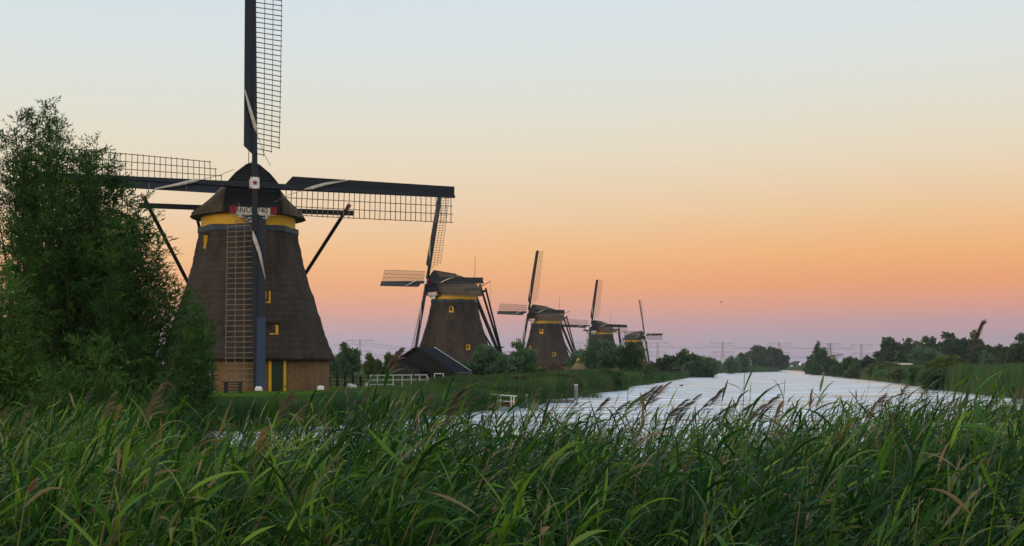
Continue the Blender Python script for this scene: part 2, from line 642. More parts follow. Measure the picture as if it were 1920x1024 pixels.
def cap_section(y, b, sw, sz, grow=0):
    half = []
    for (w0, z0), (w1, z1) in zip(PF, PM):
        w = (w0 * (1 - b) + w1 * b) * sw
        z = z0 * (1 - b) + z1 * b
        z = 12 + (z - 12) * sz
        half.append((w + grow * (w > 0), z + grow * .5))
    pts = [(w, y, z) for w, z in half] + [(-w, y, z) for w, z in half[-2::-1]]
    return pts


def on_body(root, s, rot, x, y):
    """where the sight line through photo pixel (x, y) meets the mill's wall"""
    c = root.location
    for Y in np.arange(c.y - 8 * s, c.y + 2, .02):
        p = (px(x, y, Y) - c) / s
        if p.z < 0:
            continue
        phi = math.atan2(p.x, -p.y)
        R = body_R(p.z) if p.z > 2.2 else 5.55
        if math.hypot(p.x, p.y) <= octo(R, phi, rot):
            k = math.floor((phi - rot) / RAD(45))
            return p, rot + RAD(45) * (k + .5)
    return None, 0


def sail_cloth(sail, rng):
    j = rng.uniform(-.15, .15, 4)
    MB().tube([(.14, -.2, 3.3 + j[0]), (.02, -.27, 3.8), (-.3, -.27, 4.8 + j[1]), (-.66, -.2, 6.3 + j[2])], [.03, .13, .11, .035], 6, .6).build('furled_sailcloth', M['canvas'], sail, smooth=True)
    MB().tube([(.14, -.2, 3.35), (.55, -.1, 2.3 + j[3]), (1.05, .1, 1.3)], .018, 4).build('sail_rope', M['rope'], sail)


def twist(r):
    return RAD(np.interp(r, [2, 13.3], [24, 3]))


def lat(x, r):
    a = twist(r)
    return Vector((x * math.cos(a), x * math.sin(a), r))


def build_sail(root, Ms, detail, seed, blue=False):
    rng = np.random.default_rng(seed)
    st = MB().beam((0, 0, -.1), (0, 0, 13.65), .36, .36, .17, .15, up=(0, 1, 0)).build('sail', M['navy'], root, Ms)
    # wind boards on the leading side, set a little forward of the stock
    for k in range(5):
        r0, r1 = 2.0 + k * 2.32, 2.0 + (k + 1) * 2.32 - .004
        w0, w1 = np.interp([r0, r1], [2, 13.3], [.56, .58])
        a0, a1 = np.interp([r0, r1], [2, 13.3], [.16, .08])
        t = .018
        v = [(-a0, -.05, r0), (-a0 - w0, -.17, r0 if k else r0 + .5), (-a1 - w1, -.17, r1), (-a1, -.05, r1)]
        mb = MB()
        mb.rings([[(p[0], p[1] - t, p[2]) for p in v], [(p[0], p[1] + t, p[2]) for p in v]])
        mb.build('wind_board', M['deep_blue'] if blue and k > 2 else M['navy'], st)
    n = 33
    rs = [2.1 + .352 * i for i in range(n)]
    ext = [.72, 1.28] + [1.86] * (n - 2)
    xs = (.68, 1.24, 1.81)
    if detail:
        for i, r in enumerate(rs):
            e = ext[i] * rng.uniform(.985, 1.015)
            dr = rng.normal() * .012
            unit_bar('lattice_bar', lat(.0, r), lat(e, r + dr), .05, .05, M['lath'], st)
    else:
        mb = MB()
        for i in range(0, n, 1):
            mb.beam(lat(0, rs[i]), lat(ext[i], rs[i]), .05, .05)
        tag(mb.build('lattice_bar', M['lath'], st), kind='stuff')
    for q, x in enumerate(xs):
        r0 = rs[q] - .08
        mb = MB()
        knots = np.linspace(r0, 13.5, 6)
        for a, b in zip(knots[:-1], knots[1:]):
            mb.beam(lat(x, a) + Vector((0, .03, 0)), lat(x, b) + Vector((0, .03, 0)), .045, .035)
        mb.build('lattice_lath', M['lath'], st)
    sail_cloth(st, rng)
    return st


def windmill(X, Y, yaw, s, theta, body_rot, label, detail, windows=(), incl=9.0, ground=1.02, rods=True, lamp=None):
    root = empty('windmill', (X, Y, ground), 0, s)
    tag(root, label, 'windmill', 'thatched windmills along the river')
    rng = np.random.default_rng(int(Y))
    rot = RAD(body_rot)
    # brick base
    MB().rings([oct_ring(5.6, -.6, rot, 1), oct_ring(5.52, 2.6, rot, 1)]).build('brick_base', M['brick'], root)
    # thatched body
    zs = np.linspace(2.3, 10.95, 44)
    seg = 9
    rings = [oct_ring(5.5, 2.3, rot, seg), oct_ring(5.93, 2.10, rot, seg, rng, .02)]
    for z in zs:
        sag = .02 * math.sin(z * 4.1)
        rings.append(oct_ring(body_R(z) + sag, z, rot, seg, rng, .018))
    MB().rings(rings, False, True).build('thatched_body', M['thatch'], root, smooth=True)
    MB().rings([oct_ring(3.44, 10.86, rot, 1), oct_ring(3.42, 11.26, rot, 1)]).build('blue_band', M['blue'], root)
    for k in range(8):
        pass
    yaw = RAD(yaw)
    Mc = Matrix.Rotation(yaw, 4, 'Z')
    ring = lambda r, z: [(r * math.sin(t), -r * math.cos(t), z) for t in np.linspace(0, 2 * math.pi, 48, endpoint=False)]
    MB().rings([ring(3.18, 11.22), ring(3.2, 11.25), ring(3.2, 11.98), ring(3.18, 12.02)]).build('yellow_band', M['yellow'], root, Mc)
    # cap
    secs = []
    rr = np.random.default_rng(5)
    fine = []
    for (a, b) in zip(CAP[:-1], CAP[1:]):
        for t in (0, .33, .66):
            fine.append(tuple(a[i] * (1 - t) + b[i] * t for i in range(4)))
    fine.append(CAP[-1])
    for c in fine:
        secs.append(cap_section(*c))
    MB().rings(secs, True, True).build('cap', M['cap_thatch'], root, Mc, smooth=False)
    # boarded front of the cap, plank over plank
    g = MB()
    zz = np.arange(12.05, 15.2, .19)
    prof = lambda z: float(np.interp(z, [p[1] for p in PF], [p[0] for p in PF]))
    for z in zz:
        w0, w1 = prof(z) - .12, prof(min(z + .18, 15.25)) - .12
        if w1 < .06:
            continue
        y0, y1 = -3.46, -3.40
        g.rings([[(-w0, -3.3, z), (w0, -3.3, z), (w1, -3.3, z + .18), (-w1, -3.3, z + .18)], [(-w0, y0, z), (w0, y0, z), (w1, y1, z + .18), (-w1, y1, z + .18)]])
    tag(g.build('front_board', M['tar'], root, Mc), kind='stuff')
    for sx in (-1, 1):      # thatch edge boards framing the front
        e = MB()
        pts = [(sx * w, -3.42, z) for w, z in PF]
        for a, b in zip(pts[:-1], pts[1:]):
            e.beam(a, b, .10, .16)
        e.build('barge_board', M['strut'], root, Mc)
    MB().beam((0, -3.5, 15.24), (0, .3, 14.86), .34, .16).build('ridge_cap', M['strut'], root, Mc)
    # name board with its scrolls
    nb = MB().box((0, -3.66, 12.06), (2.2, .1, .42)).build('name_board', M['cream'], root, Mc)
    for sx in (-1, 1):
        MB().box((sx * 1.32, -3.68, 12.08), (.44, .12, .52)).build('red_block', M['red'], nb)
    MB().box((0, -3.6, 11.81), (2.9, .12, .08)).build('white_ledge', M['white'], nb)
    if detail > 1:
        for body, x0 in (('ANO', -.66), ('1740', .45)):
            cu = bpy.data.curves.new('lettering', 'FONT')
            cu.body = body
            cu.size = .50
            cu.extrude = .008
            cu.align_x = 'CENTER'
            cu.align_y = 'CENTER'
            cu.materials.append(M['black'])
            tmp = bpy.data.objects.new('lettering', cu)
            me = bpy.data.meshes.new_from_object(tmp)
            bpy.data.objects.remove(tmp)
            bpy.data.curves.remove(cu)
            o = bpy.data.objects.new('lettering', me)
            link(o, nb, Matrix.Translation((x0, -3.73, 12.07)) @ Matrix.Rotation(RAD(90), 4, 'X'))
    sc = MB()
    for k in range(14):
        t = k / 13 * 2 - 1
        w = .62 - .30 * abs(t)
        zb = 11.76 - (.62 * (1 - abs(t) ** 1.3))
        sc.box((t * 1.0, -3.55, (11.76 + zb) / 2), (.17, .06, max(.06, 11.76 - zb)))
    bd = sc.build('scroll_ornament', M['green'], root, Mc)
    if detail > 1:
        sw = MB()
        r2 = np.random.default_rng(3)
        for k in range(46):
            t = r2.uniform(-.95, .95)
            dep = .55 * (1 - abs(t) ** 1.3)
            z = 11.72 - r2.uniform(0, dep)
            a0, rad_ = r2.uniform(0, 6.28), r2.uniform(.03, .075)
            pts = [(t + rad_ * math.cos(a0 + q * .9) * (1 - q * .1), -3.605, z + rad_ * math.sin(a0 + q * .9) * (1 - q * .1)) for q in range(5)]
            sw.tube(pts, .018, 4)
        tag(sw.build('white_scroll', M['white'], bd), kind='stuff')
    else:
        MB().box((0, -3.6, 11.5), (1.2, .05, .34)).build('white_scroll', M['white'], bd)
    # shaft head with the two stocks through it
    hub = Vector((0, -4.45, 13.68))
    Mh = Mc @ Matrix.Translation(hub) @ Matrix.Rotation(RAD(-incl), 4, 'X')
    hb = MB().box((0, .05, 0), (.60, .86, .80)).build('shaft_head', M['red'], root, Mh)
    MB().box((0, -.395, 0), (.56, .05, .76)).build('star_plate', M['white'], hb)
    MB().box((-.315, -.1, 0), (.03, .5, .5)).build('side_plate', M['cream'], hb)
    if detail > 1:
        star = MB()
        pts = []
        for k in range(16):
            a = math.pi * k / 8
            r = .26 if k % 2 == 0 else .085
            pts.append((r * math.sin(a), r * math.cos(a)))
        star.rings([[(p[0], -.425, p[1]) for p in pts], [(p[0], -.445, p[1]) for p in pts]])
        star.build('red_star', M['red'], hb)
        for cx_ in (-1, 1):
            for cz_ in (-1, 1):
                MB().box((cx_ * .21, -.43, cz_ * .31), (.08, .02, .06)).build('red_corner', M['red'], hb)
    MB().tube([(0, .4, 0), (0, 1.6, 0)], .28, 10).build('wind_shaft', M['tar'], root, Mh)
    for k in range(4):
        dy = -.18 if k % 2 == 0 else .2
        build_sail(root, Mh @ Matrix.Translation((0, dy, 0)) @ Matrix.Rotation(RAD(theta + 90 * k), 4, 'Y'), detail, int(Y) + k, k == 2 and detail > 1)
    # tail: two cross beams, tail pole and struts
    foot = Vector((0, 9.2, .9))
    MB().beam((-7.25, -.35, 12.55), (7.25, -.35, 12.55), .32, .34, up=(0, 1, 0)).build('cross_beam', M['strut'], root, Mc)
    MB().beam((-3.7, 3.0, 12.5), (3.7, 3.0, 12.5), .28, .28, up=(0, 1, 0)).build('cross_beam', M['strut'], root, Mc)
    for sx in (-1, 1):
        a = Vector((sx * 6.95, -.35, 13.1))
        b = Vector((sx * .3, 8.9, 1.3))
        MB().beam(a, b, .24, .24).build('strut', M['strut'], root, Mc)
        if detail > 1:
            d = (b - a).normalized()
            MB().beam(a - d * .05, a + d * .22, .28, .28).build('strut_tip', M['red'], root, Mc)
        MB().beam((sx * 3.5, 3.0, 12.9), (sx * .25, 8.7, 1.9), .2, .2).build('strut', M['strut'], root, Mc)
    MB().beam((0, 3.2, 12.8), foot, .40, .40, .34, .34).build('tail_pole', M['strut'], root, Mc)
    MB().beam((-1.5, 7.6, 4.6), (1.5, 7.6, 4.6), .16, .16, up=(0, 1, 0)).build('cross_bar', M['strut'], root, Mc)
    wh = MB()
    for k in range(12):
        a0, a1 = RAD(30 * k), RAD(30 * k + 30)
        wh.beam((1.1 * math.cos(a0), 9.0, 1.5 + 1.1 * math.sin(a0)), (1.1 * math.cos(a1), 9.0, 1.5 + 1.1 * math.sin(a1)), .1, .1)
        if k % 3 == 0:
            wh.beam((0, 9.0, 1.5), (1.1 * math.cos(a0), 9.0, 1.5 + 1.1 * math.sin(a0)), .08, .08)
    wh.build('winch_wheel', M['strut'], root, Mc)
    if rods:
        MB().tube([(.3, 3.2, 12.6), (.3, 3.3, 15), (.3, 3.4, 17.6)], [.05, .04, .03], 5).build('lightning_rod', M['rope'], root, Mc)
        MB().tube([(0, 3.4, 12.9), (0, 6.3, 14.2)], [.07, .05], 5).build('hoist_pole', M['strut'], root, Mc)
        MB().tube([(0, 6.25, 14.15), (0, 6.35, 8), (0, 6.5, 2)], .018, 4).build('hoist_rope', M['rope'], root, Mc)
    for (wx, wy, ww, wh_) in windows:
        p, phi = on_body(root, s, rot, wx, wy)
        if p is None:
            continue
        Mw = Matrix.Translation(p) @ Matrix.Rotation(phi, 4, 'Z')
        w = MB().box((0, .3, 0), (ww, .62, wh_)).build('window', M['glass'], root, Mw)
        f = MB()
        t = max(.11, ww * .5)
        if detail < 2 or ww < .25:
            f.box((-(ww / 2 + .03), .28, 0), (.07, .72, wh_ + .02))
        f.box((ww / 2 + t / 2 - .01, .28, 0), (t, .74, wh_ + .02))
        f.box((.02, .28, -wh_ / 2 - t * .2), (ww + 1.6 * t, .78, t * 1.9))
        if detail < 2:
            f.box((0, .28, wh_ / 2 + .03), (ww + t, .7, .07))
        f.build('window_frame', M['yellow'], w)
        MB().box((0, .3, wh_ / 2 + t), (ww + 4 * t, .9, .10)).build('thatch_brow', M['thatch'], w)
    return root


G5 = 'thatched windmills along the river'
MILLS = [
    # px of axis, distance, yaw, scale, theta, octagon rotation, label, detail, windows
    (466, 85, 17, 1.0, 0.8, 12, 'nearest and largest thatched windmill with yellow band, ANO 1740 board and red star hub', 2,
     [(386, 453, .22, .85), (501, 557, .2, .8), (512, 619, .34, .68)]),
    (852, 170, -54, .97, 3.5, 14, 'second thatched windmill behind the black gabled barn', 1, [(846, 580, .36, .7), (877, 651, .36, .7)]),
    (1024, 262, -58, .97, 3, 10, 'third thatched windmill with small thatched huts at its foot', 1, [(1014.5, 621, .5, .8), (994, 652, .4, .8), (1038.5, 665, .5, .9)]),
    (1129, 349, -47, .97, 3, 10, 'windmill with only its cap and sails showing over a rounded grey-green willow', 0, [(1113, 637, .6, .9)]),
    (1189, 442, 52, .95, -1.5, 10, 'smallest of the five riverside windmills, facing away from the others', 0, [(1190, 645.5, .6, .9), (1207, 675, .5, .9)]),
]
mills = []
for (ax, Y, yaw, s, th, br, lab, det, wins) in MILLS:
    mills.append(windmill((ax - 960) / F * Y, Y, yaw, s, th, br, lab, det, wins))
m1 = mills[0]
m6 = windmill((1561 - 960) / F * 1250, 1250, -35, .95, -6, 10, 'tiny distant windmill with a lit orange foot beyond the far end of the river', 0, [], rods=False)
m6['group'] = 'windmill on the horizon'

# things in the brick base of the nearest mill
for (x0, x1, y0, y1) in ((508, 530, 681, 733),):
    p, phi = on_body(m1, 1, RAD(12), 519, 708)
    Mw = Matrix.Translation((p.x, p.y, 0)) @ Matrix.Rotation(phi, 4, 'Z')
    d = MB().box((0, .02, 1.02), (.86, .12, 2.05)).build('door', M['green'], m1, Mw)
    for sx in (-1, 1):
        MB().box((sx * .52, 0, 1.05), (.17, .26, 2.12)).build('door_jamb', M['yellow'], d)
    MB().box((.0, -.06, .12), (.84, .06, .03)).build('door_rail', M['tar'], d)
p, phi = on_body(m1, 1, RAD(12), 391, 705)
Mw = Matrix.Translation((p.x, p.y, 0)) @ Matrix.Rotation(phi, 4, 'Z')
d = MB().box((-.35, .0, 1.05), (1.15, .14, 2.1)).build('side_door', M['pale_blue'], m1, Mw)
d['label'] = 'pale blue painted door'
MB().box((.27, -.02, 1.05), (.10, .2, 2.14)).build('door_jamb', M['tar'], d)
MB().box((-.35, -.08, .9), (1.1, .03, .03)).build('door_rail', M['grey_wood'], d)

# ------------------------------------------------------------------ barn
by = 117
ground_b = 1.0
barn = empty('barn', ((781 - 960) / F * by, by, ground_b), RAD(-10))
tag(barn, 'black boarded barn with a slate roof in front of the second windmill', 'barn')
hw, zr, ze, L = 3.55, 3.55, 1.30, 7.0
w = MB()
w.rings([[(-hw, 0, -.4), (hw, 0, -.4), (hw, 0, ze), (0, 0, zr), (-hw, 0, ze)][::1], [(-hw, L, -.4), (hw, L, -.4), (hw, L, ze), (0, L, zr), (-hw, L, ze)]])
w.build('wall', M['barn'], barn)
bb = MB()
for k in range(17):          # lapped boards on the gable
    z = -.1 + k * .21
    wd = hw if z < ze else hw * (zr - z) / (zr - ze)
    if wd > .25:
        bb.box((0, -.05, z + .09), (2 * wd - .15, .05, .17), Matrix.Rotation(RAD(9), 3, 'X'))
tag(bb.build('lapped_board', M['barn'], barn), kind='stuff')
for sx in (-1, 1):
    sl = Vector((sx * hw, 0, ze)) - Vector((0, 0, zr))
    sl.normalize()
    nrm = Vector((-sl.z * sx, 0, sl.x * sx))
    a = Vector((0, -.3, zr)) + nrm * .06
    rf = MB()
    n = 13
    full = math.hypot(hw, zr - ze) + .35
    for k in range(n):       # courses of slates, each lapping the one below
        t0, t1 = full * k / n, full * (k + 1) / n + .03
        p0, p1 = a + sl * t0, a + sl * t1 + nrm * .035
        back = Vector((0, L + .5, 0))
        rf.rings([[p0, p1, p1 + back, p0 + back], [p0 + nrm * .03, p1 + nrm * .03, p1 + back + nrm * .03, p0 + back + nrm * .03]])
    tag(rf.build('roof', M['slate'], barn), kind='stuff')
    MB().beam(a + Vector((0, -.04, -.08)), a + sl * full + Vector((0, -.04, -.08)), .07, .26, up=(0, 1, 0)).build('verge_board', M['barn'], barn)
sl = Vector((hw, 0, ze - zr)).normalized()
MB().beam(Vector((0, L + .22, zr + .14)), Vector((0, L + .22, zr + .14)) + sl * 4.5, .08, .08, up=(0, 1, 0)).build('verge_strip', M['white'], barn)
MB().beam((hw + .34, -.3, ze - .18), (hw + .34, L + .2, ze - .18), .09, .09).build('gutter', M['grey_wood'], barn)
for k in range(12):
    unit_bar('side_board', (hw + .03, .3 + k * .56, 0), (hw + .03, .3 + k * .56, ze - .15), .03, .42, M['grey_wood'], barn, up=(0, 1, 0))
wp = px(824, 711, by)
wl = barn.matrix_world
wx_ = (wp.x - barn.location.x) / math.cos(RAD(10))
win = MB().box((wx_, -.06, .70), (.78, .08, .66)).build('window', M['glass'], barn)
for a, b in (((-.43, 0), (.07, .8)), ((.43, 0), (.07, .8)), ((0, .36), (.93, .07)), ((0, -.36), (.93, .07))):
    MB().box((wx_ + a[0], -.09, .70 + a[1]), (b[0], .12, b[1])).build('window_frame', M['white'], win)
# small dark porch before the gable
pc = Vector((-1.05, 0, 0))
pr = MB()
phw, pzr, pze, pd = 1.75, 2.2, 1.35, 1.3
pr.rings([[(pc.x - phw, -pd, -.3), (pc.x + phw, -pd, -.3), (pc.x + phw, -pd, pze), (pc.x, -pd, pzr), (pc.x - phw, -pd, pze)], [(pc.x - phw, -.02, -.3), (pc.x + phw, -.02, -.3), (pc.x + phw, -.02, pze), (pc.x, -.02, pzr), (pc.x - phw, -.02, pze)]])
po = pr.build('porch', M['barn'], barn)
for sx in (-1, 1):
    MB().beam((pc.x, -pd / 2, pzr + .06), (pc.x + sx * (phw + .2), -pd / 2, pze - .03), .06, pd + .3, up=(0, 1, 0)).build('porch_roof', M['slate'], po)

# ------------------------------------------------------------------ fence, railing, lamps, jetty
fy = 97
s_ = F / fy
fr = empty('plank_fence', px(653, 727, fy))
tag(fr, 'low dark plank fence between the nearest windmill and the white railing', 'fence')
posts = [618 + 14.5 * k for k in range(6)]
for k, x in enumerate(posts):
    unit_bar('post', ((x - 653) / s_, 0, -.3), ((x - 653) / s_, 0, .92), .16, .16, M['tar'], fr, up=(0, 1, 0))
for x0, x1 in zip(posts[:-1], posts[1:]):
    for z in (.22, .50, .78):
        unit_bar('plank', ((x0 - 653) / s_, -.1, z), ((x1 - 653) / s_ - .02, -.1, z + .02), .05, .24, M['tar'], fr, up=(0, 1, 0))

rl = empty('white_railing', px(748, 727, fy))
tag(rl, 'long white wooden railing with a sloping end, in front of the black barn', 'railing')
X = lambda x: (x - 748) / s_
for x in (694, 707.5, 722, 737, 754, 771, 787, 800):
    unit_bar('post', (X(x), 0, -.2), (X(x), 0, 1.0), .065, .065, M['white'], rl, up=(0, 1, 0))
unit_bar('top_rail', (X(694), -.05, .98), (X(801), -.05, 1.02), .07, .10, M['white'], rl, up=(0, 1, 0))
unit_bar('rail', (X(690), -.06, .60), (X(800), -.06, .64), .05, .09, M['white'], rl, up=(0, 1, 0))
unit_bar('rail', (X(692), -.06, .25), (X(740), -.06, .26), .05, .08, M['white'], rl, up=(0, 1, 0))
unit_bar('sloping_rail', (X(800), -.06, 1.0), (X(810), -.06, .1), .07, .09, M['white'], rl, up=(0, 1, 0))
unit_bar('brace', (X(687), -.06, .38), (X(697), -.06, .62), .05, .08, M['white'], rl, up=(0, 1, 0))

lamp_spec = [(485.5, 733.5, 78.5, 'white ground floodlight before the blue sail tip'), (601, 731, 80, 'white ground floodlight before the brick base corner'),
             (656.5, 728, 93, 'flat white ground floodlight behind its neighbour on the lawn by the plank fence'), (662.5, 731.5, 87, 'boxy white ground floodlight on the lawn in front of the plank fence'),
             (689.5, 727.5, 93, 'white ground floodlight at the foot of the white railing')]
for x, y, Y, lab in lamp_spec:
    e = empty('floodlight', (px(x, y, Y).x, Y, land1(px(x, y, Y).x, Y)))
    tag(e, lab, 'floodlight', 'white ground floodlights on the mill lawn')
    MB().box((0, 0, .05), (.18, .18, .22)).build('bracket', M['tar'], e)
    MB().rings([[(-.21, -.14, .12), (.21, -.14, .12), (.21, .16, .12), (-.21, .16, .12)], [(-.23, -.16, .28), (.23, -.16, .28), (.23, .18, .28), (-.23, .18, .28)], [(-.15, -.1, .40), (.15, -.1, .40), (.15, .12, .40), (-.15, .12, .40)]]).build('housing', M['white'], e)

e = empty('timber_crib', (px(437, 735, 74.5).x, 74.5, land1(px(437, 735, 74.5).x, 74.5)))
tag(e, 'dark low timber box standing under the lattice of the lowest sail', 'timber box')
for sx in (-.42, .42):
    unit_bar('post', (sx, 0, -.2), (sx * 1.06, 0, .68), .12, .5, M['tar'], e, up=(0, 1, 0))
for k in range(4):
    unit_bar('plank', (-.5, -.22, .06 + k * .17), (.5, -.22, .06 + k * .17), .06, .15, M['tar'], e, up=(0, 1, 0))
MB().box((0, 0, .72), (1.12, .6, .07)).build('lid', M['tar'], e)

jy = 78
js = F / jy
J = lambda x: (x - 938) / js
jt = empty('jetty', (px(938, 763, jy).x, jy, 0))
tag(jt, 'small wooden landing jetty with white handrail at the water edge', 'jetty')
for k in range(11):
    x = J(905) + k * .215
    unit_bar('deck_plank', (x, -.7, .17), (x, .75, .17), .19, .05, M['grey_wood'], jt, up=(0, 0, 1))
MB().box((0, -.72, .08), (2.4, .06, .16)).build('edge_board', M['pale_blue'], jt)
for x in (908, 933.5, 938.5, 958.5, 963.5):
    unit_bar('post', (J(x), -.6, -.4), (J(x), -.6, .98 - (x - 908) * .0026), .075, .075, M['white'], jt, up=(0, 1, 0))
unit_bar('top_rail', (J(905), -.64, 1.02), (J(969), -.64, .85), .06, .09, M['white'], jt, up=(0, 1, 0))
unit_bar('rail', (J(908), -.64, .62), (J(964), -.64, .50), .05, .07, M['white'], jt, up=(0, 1, 0))
e = empty('metal_tank', (px(951, 757, jy).x, jy + .5, .2))
tag(e, 'rusty orange metal box standing on the jetty behind the handrail', 'metal box')
MB().rings([[(-.55, -.2, 0), (.55, -.2, 0), (.55, .2, 0), (-.55, .2, 0)], [(-.6, -.22, .36), (.6, -.22, .36), (.6, .22, .36), (-.6, .22, .36)]]).build('box_body', M['rust'], e)
MB().box((0, 0, .385), (1.26, .5, .05)).build('box_lid', M['rust'], e)

e = empty('mooring_dolphin', (px(1001, 765, 77).x, 77, 0))
tag(e, 'weathered wooden mooring stub of two planks beside the jetty', 'mooring post')
unit_bar('plank', (-.12, 0, -.6), (-.12, 0, .42), .3, .12, M['grey_wood'], e, up=(0, 1, 0))
unit_bar('plank', (.17, -.02, -.6), (.17, -.02, .36), .24, .12, M['grey_wood'], e, up=(0, 1, 0))
unit_bar('stake', (0, -.16, -.6), (.02, -.16, .68), .08, .08, M['grey_wood'], e, up=(0, 1, 0))
e = empty('wooden_stake', (px(987, 760, 80).x, 80, 0))
tag(e, 'single brown wooden stake in the reeds next to the jetty', 'stake')
MB().tube([(0, 0, -.6), (.01, 0, .5), (.02, 0, .95)], [.11, .10, .09], 8).build('shaft', M['grey_wood'], e)
e = empty('landing_slab', (px(1050, 754, 92).x, 92, 0))
tag(e, 'low grey concrete landing slab at the water edge beside the pale post', 'landing slab')
MB().box((0, 0, .08), (2.1, 1.4, .30)).build('slab', M['concrete'], e)
MB().box((0, -.72, .18), (2.14, .06, .12)).build('edge_beam', M['grey_wood'], e)
e = empty('mooring_post', (px(1080, 745, 100).x, 100, 0))
tag(e, 'tall pale grey round mooring post rising from the water', 'mooring post')
MB().tube([(0, 0, -.7), (0, 0, .5), (0, 0, 1.22)], [.17, .165, .16], 12).build('shaft', M['concrete'], e, smooth=False)
MB().tube([(0, 0, 1.22), (0, 0, 1.27)], [.18, .15], 12).build('post_cap', M['white'], e)

# huts at the foot of the third mill
hy = 235


def hut(x, top, wpx, base, Y, m, lab, cone, ridge=None):
    k = F / Y
    X_ = (x - 960) / k
    g = land1(X_, Y)
    e = empty('thatched_hut', (X_, Y, g))
    tag(e, lab, 'hut')
    hw_ = wpx / 2 / k
    zt = CZ + (HOR - top) / k - g
    zb = max(.7, CZ + (HOR - base) / k - g)
    MB().box((0, 0, zb / 2 - .2), (hw_ * 1.5, hw_ * 1.6, zb + .6)).build('wall', M['brick'], e)
    if cone:
        rs = []
        for t in np.linspace(0, 1, 7):
            r = hw_ * 1.02 * (1 - t) ** .9 + .12
            rs.append([(r * math.cos(a), r * math.sin(a), zb - .1 + (zt - zb) * t) for a in np.linspace(0, 2 * math.pi, 20, endpoint=False)])
        MB().rings(rs).build('thatch_roof', M[m], e)
        MB().tube([(0, 0, zt - .45), (0, 0, zt - .1), (0, 0, zt + .12)], [.55, .42, .1], 10).build('roof_cap', M['yellow'], e)
    else:
        rr_ = MB()
        a = [(-hw_, -2.2, zb - .1), (0, -2.2, zt), (hw_, -2.2, zb - .1)]
        b = [(-hw_, 2.6, zb - .1), (0, 2.6, zt), (hw_, 2.6, zb - .1)]
        rr_.rings([a, b])
        rr_.build('thatch_roof', M[m], e)
        for sx in (-1, 1):
            MB().beam((0, -2.25, zt + .03), (sx * hw_, -2.25, zb - .05), .1, .3, up=(0, 1, 0)).build('verge_board', M['pale_thatch'], e)
    return e


hut(1038, 678.5, 56, 697, hy, 'thatch', 'dark thatched hut with the tall peaked roof below the third windmill', False)
hut(1019, 685, 30, 697, hy - 4, 'thatch', 'lower small dark thatched hut half hidden by grey-green bushes', False)
hut(1086, 672, 36, 697, hy - 8, 'pale_thatch', 'pale conical thatched hut with a yellow tip', True)

# ------------------------------------------------------------------ pylons and power lines
def pylon(x, top, Y, lab, k_=1.0):
    X_ = (x - 960) / F * Y
    g = .9
    H = CZ + (HOR - top) / F * Y - g
    e = empty('pylon', (X_, Y, g))
    tag(e, lab, 'pylon', 'power line pylons on the horizon')
    th = .34 * k_ * Y / 1500
    mb = MB()
    wd = lambda z: np.interp(z, [0, H * .55, H], [H * .085, H * .032, H * .022])
    zs = np.linspace(0, H, 11)
    for z0, z1 in zip(zs[:-1], zs[1:]):
        for sx in (-1, 1):
            for sy in (-1, 1):
                mb.beam((sx * wd(z0), sy * wd(z0), z0), (sx * wd(z1), sy * wd(z1), z1), th, th)
        mb.beam((-wd(z0), -wd(z0), z0), (wd(z1), -wd(z1), z1), th * .7, th * .7)
        mb.beam((wd(z0), wd(z0), z0), (-wd(z1), wd(z1), z1), th * .7, th * .7)
    mb.build('mast', M['steel'], e)
    arms = []
    for zf, half in ((.97, .46), (.62, .42)):
        a = MB()
        for sx in (-1, 1):
            tip = (sx * half * H, 0, zf * H)
            for sy in (-1, 1):
                a.beam((0, sy * wd(zf * H), zf * H), tip, th, th)
            a.beam((0, 0, zf * H - H * .07), tip, th * .8, th * .8)
            for q in (.6, .95):
                a.beam((sx * half * H * q, 0, zf * H), (sx * half * H * q + sx * .05 * H, 0, zf * H - .12 * H), th * .6, th * .6)
                a.beam((sx * half * H * q, 0, zf * H), (sx * half * H * q - sx * .05 * H, 0, zf * H - .12 * H), th * .6, th * .6)
                arms.append(Vector((X_ + sx * half * H * q, Y, g + zf * H - .12 * H)))
        a.build('cross_arm', M['steel'], e)
    return arms


PY = [(675, 636, 1250, 'large pylon seen above bushes between the nearest windmill and the barn'), (1073, 641, 1600, 'pale pylon between the third and the fourth windmill'),
      (1233, 641, 1600, 'pylon just behind the outermost sail of the smallest riverside windmill'), (1355, 641, 1600, 'pylon above the middle of the low dark river trees'),
      (1461, 642, 1650, 'pylon behind the round-crowned trees at the far river bend'), (1553, 643, 1700, 'pylon between the slender tree and the distant windmill'), (1615, 645, 1750, 'pylon standing over the bushy river bank before the tall poplars')]
arms = [pylon(*p) for p in PY]
WL = ['wires sagging from the large pylon to the pale one behind the mills', 'wires from the pale pylon to the one by the smallest mill', 'wires sagging over the river trees to the next pylon',
      'wires crossing above the round-crowned trees', 'wires above the far end of the river', 'wires behind the distant windmill']
for k in range(len(arms) - 1):
    e = empty('power_line', tuple((arms[k][0] + arms[k + 1][0]) / 2))
    tag(e, WL[k], 'power line', 'wires between the pylons')
    for q in range(0, len(arms[k])):
        a, b = arms[k][q], arms[k + 1][q]
        pts = []
        for t in np.linspace(0, 1, 13):
            p = a.lerp(b, t) - Vector((0, 0, 4 * t * (1 - t) * min(9, (b - a).length * .035)))
            pts.append(p - e.location)
        MB().tube(pts, .10, 3).build('wire', M['steel'], e)
e = empty('power_line', tuple(arms[0][0]))
tag(e, 'wires running from the large pylon behind the nearest windmill', 'power line', 'wires between the pylons')
for q in range(len(arms[0])):
    a = arms[0][q]
    b = a + Vector((-260, 120, 2))
    MB().tube([a.lerp(b, t) - Vector((0, 0, 4 * t * (1 - t) * 7)) - e.location for t in np.linspace(0, 1, 13)], .10, 3).build('wire', M['steel'], e)


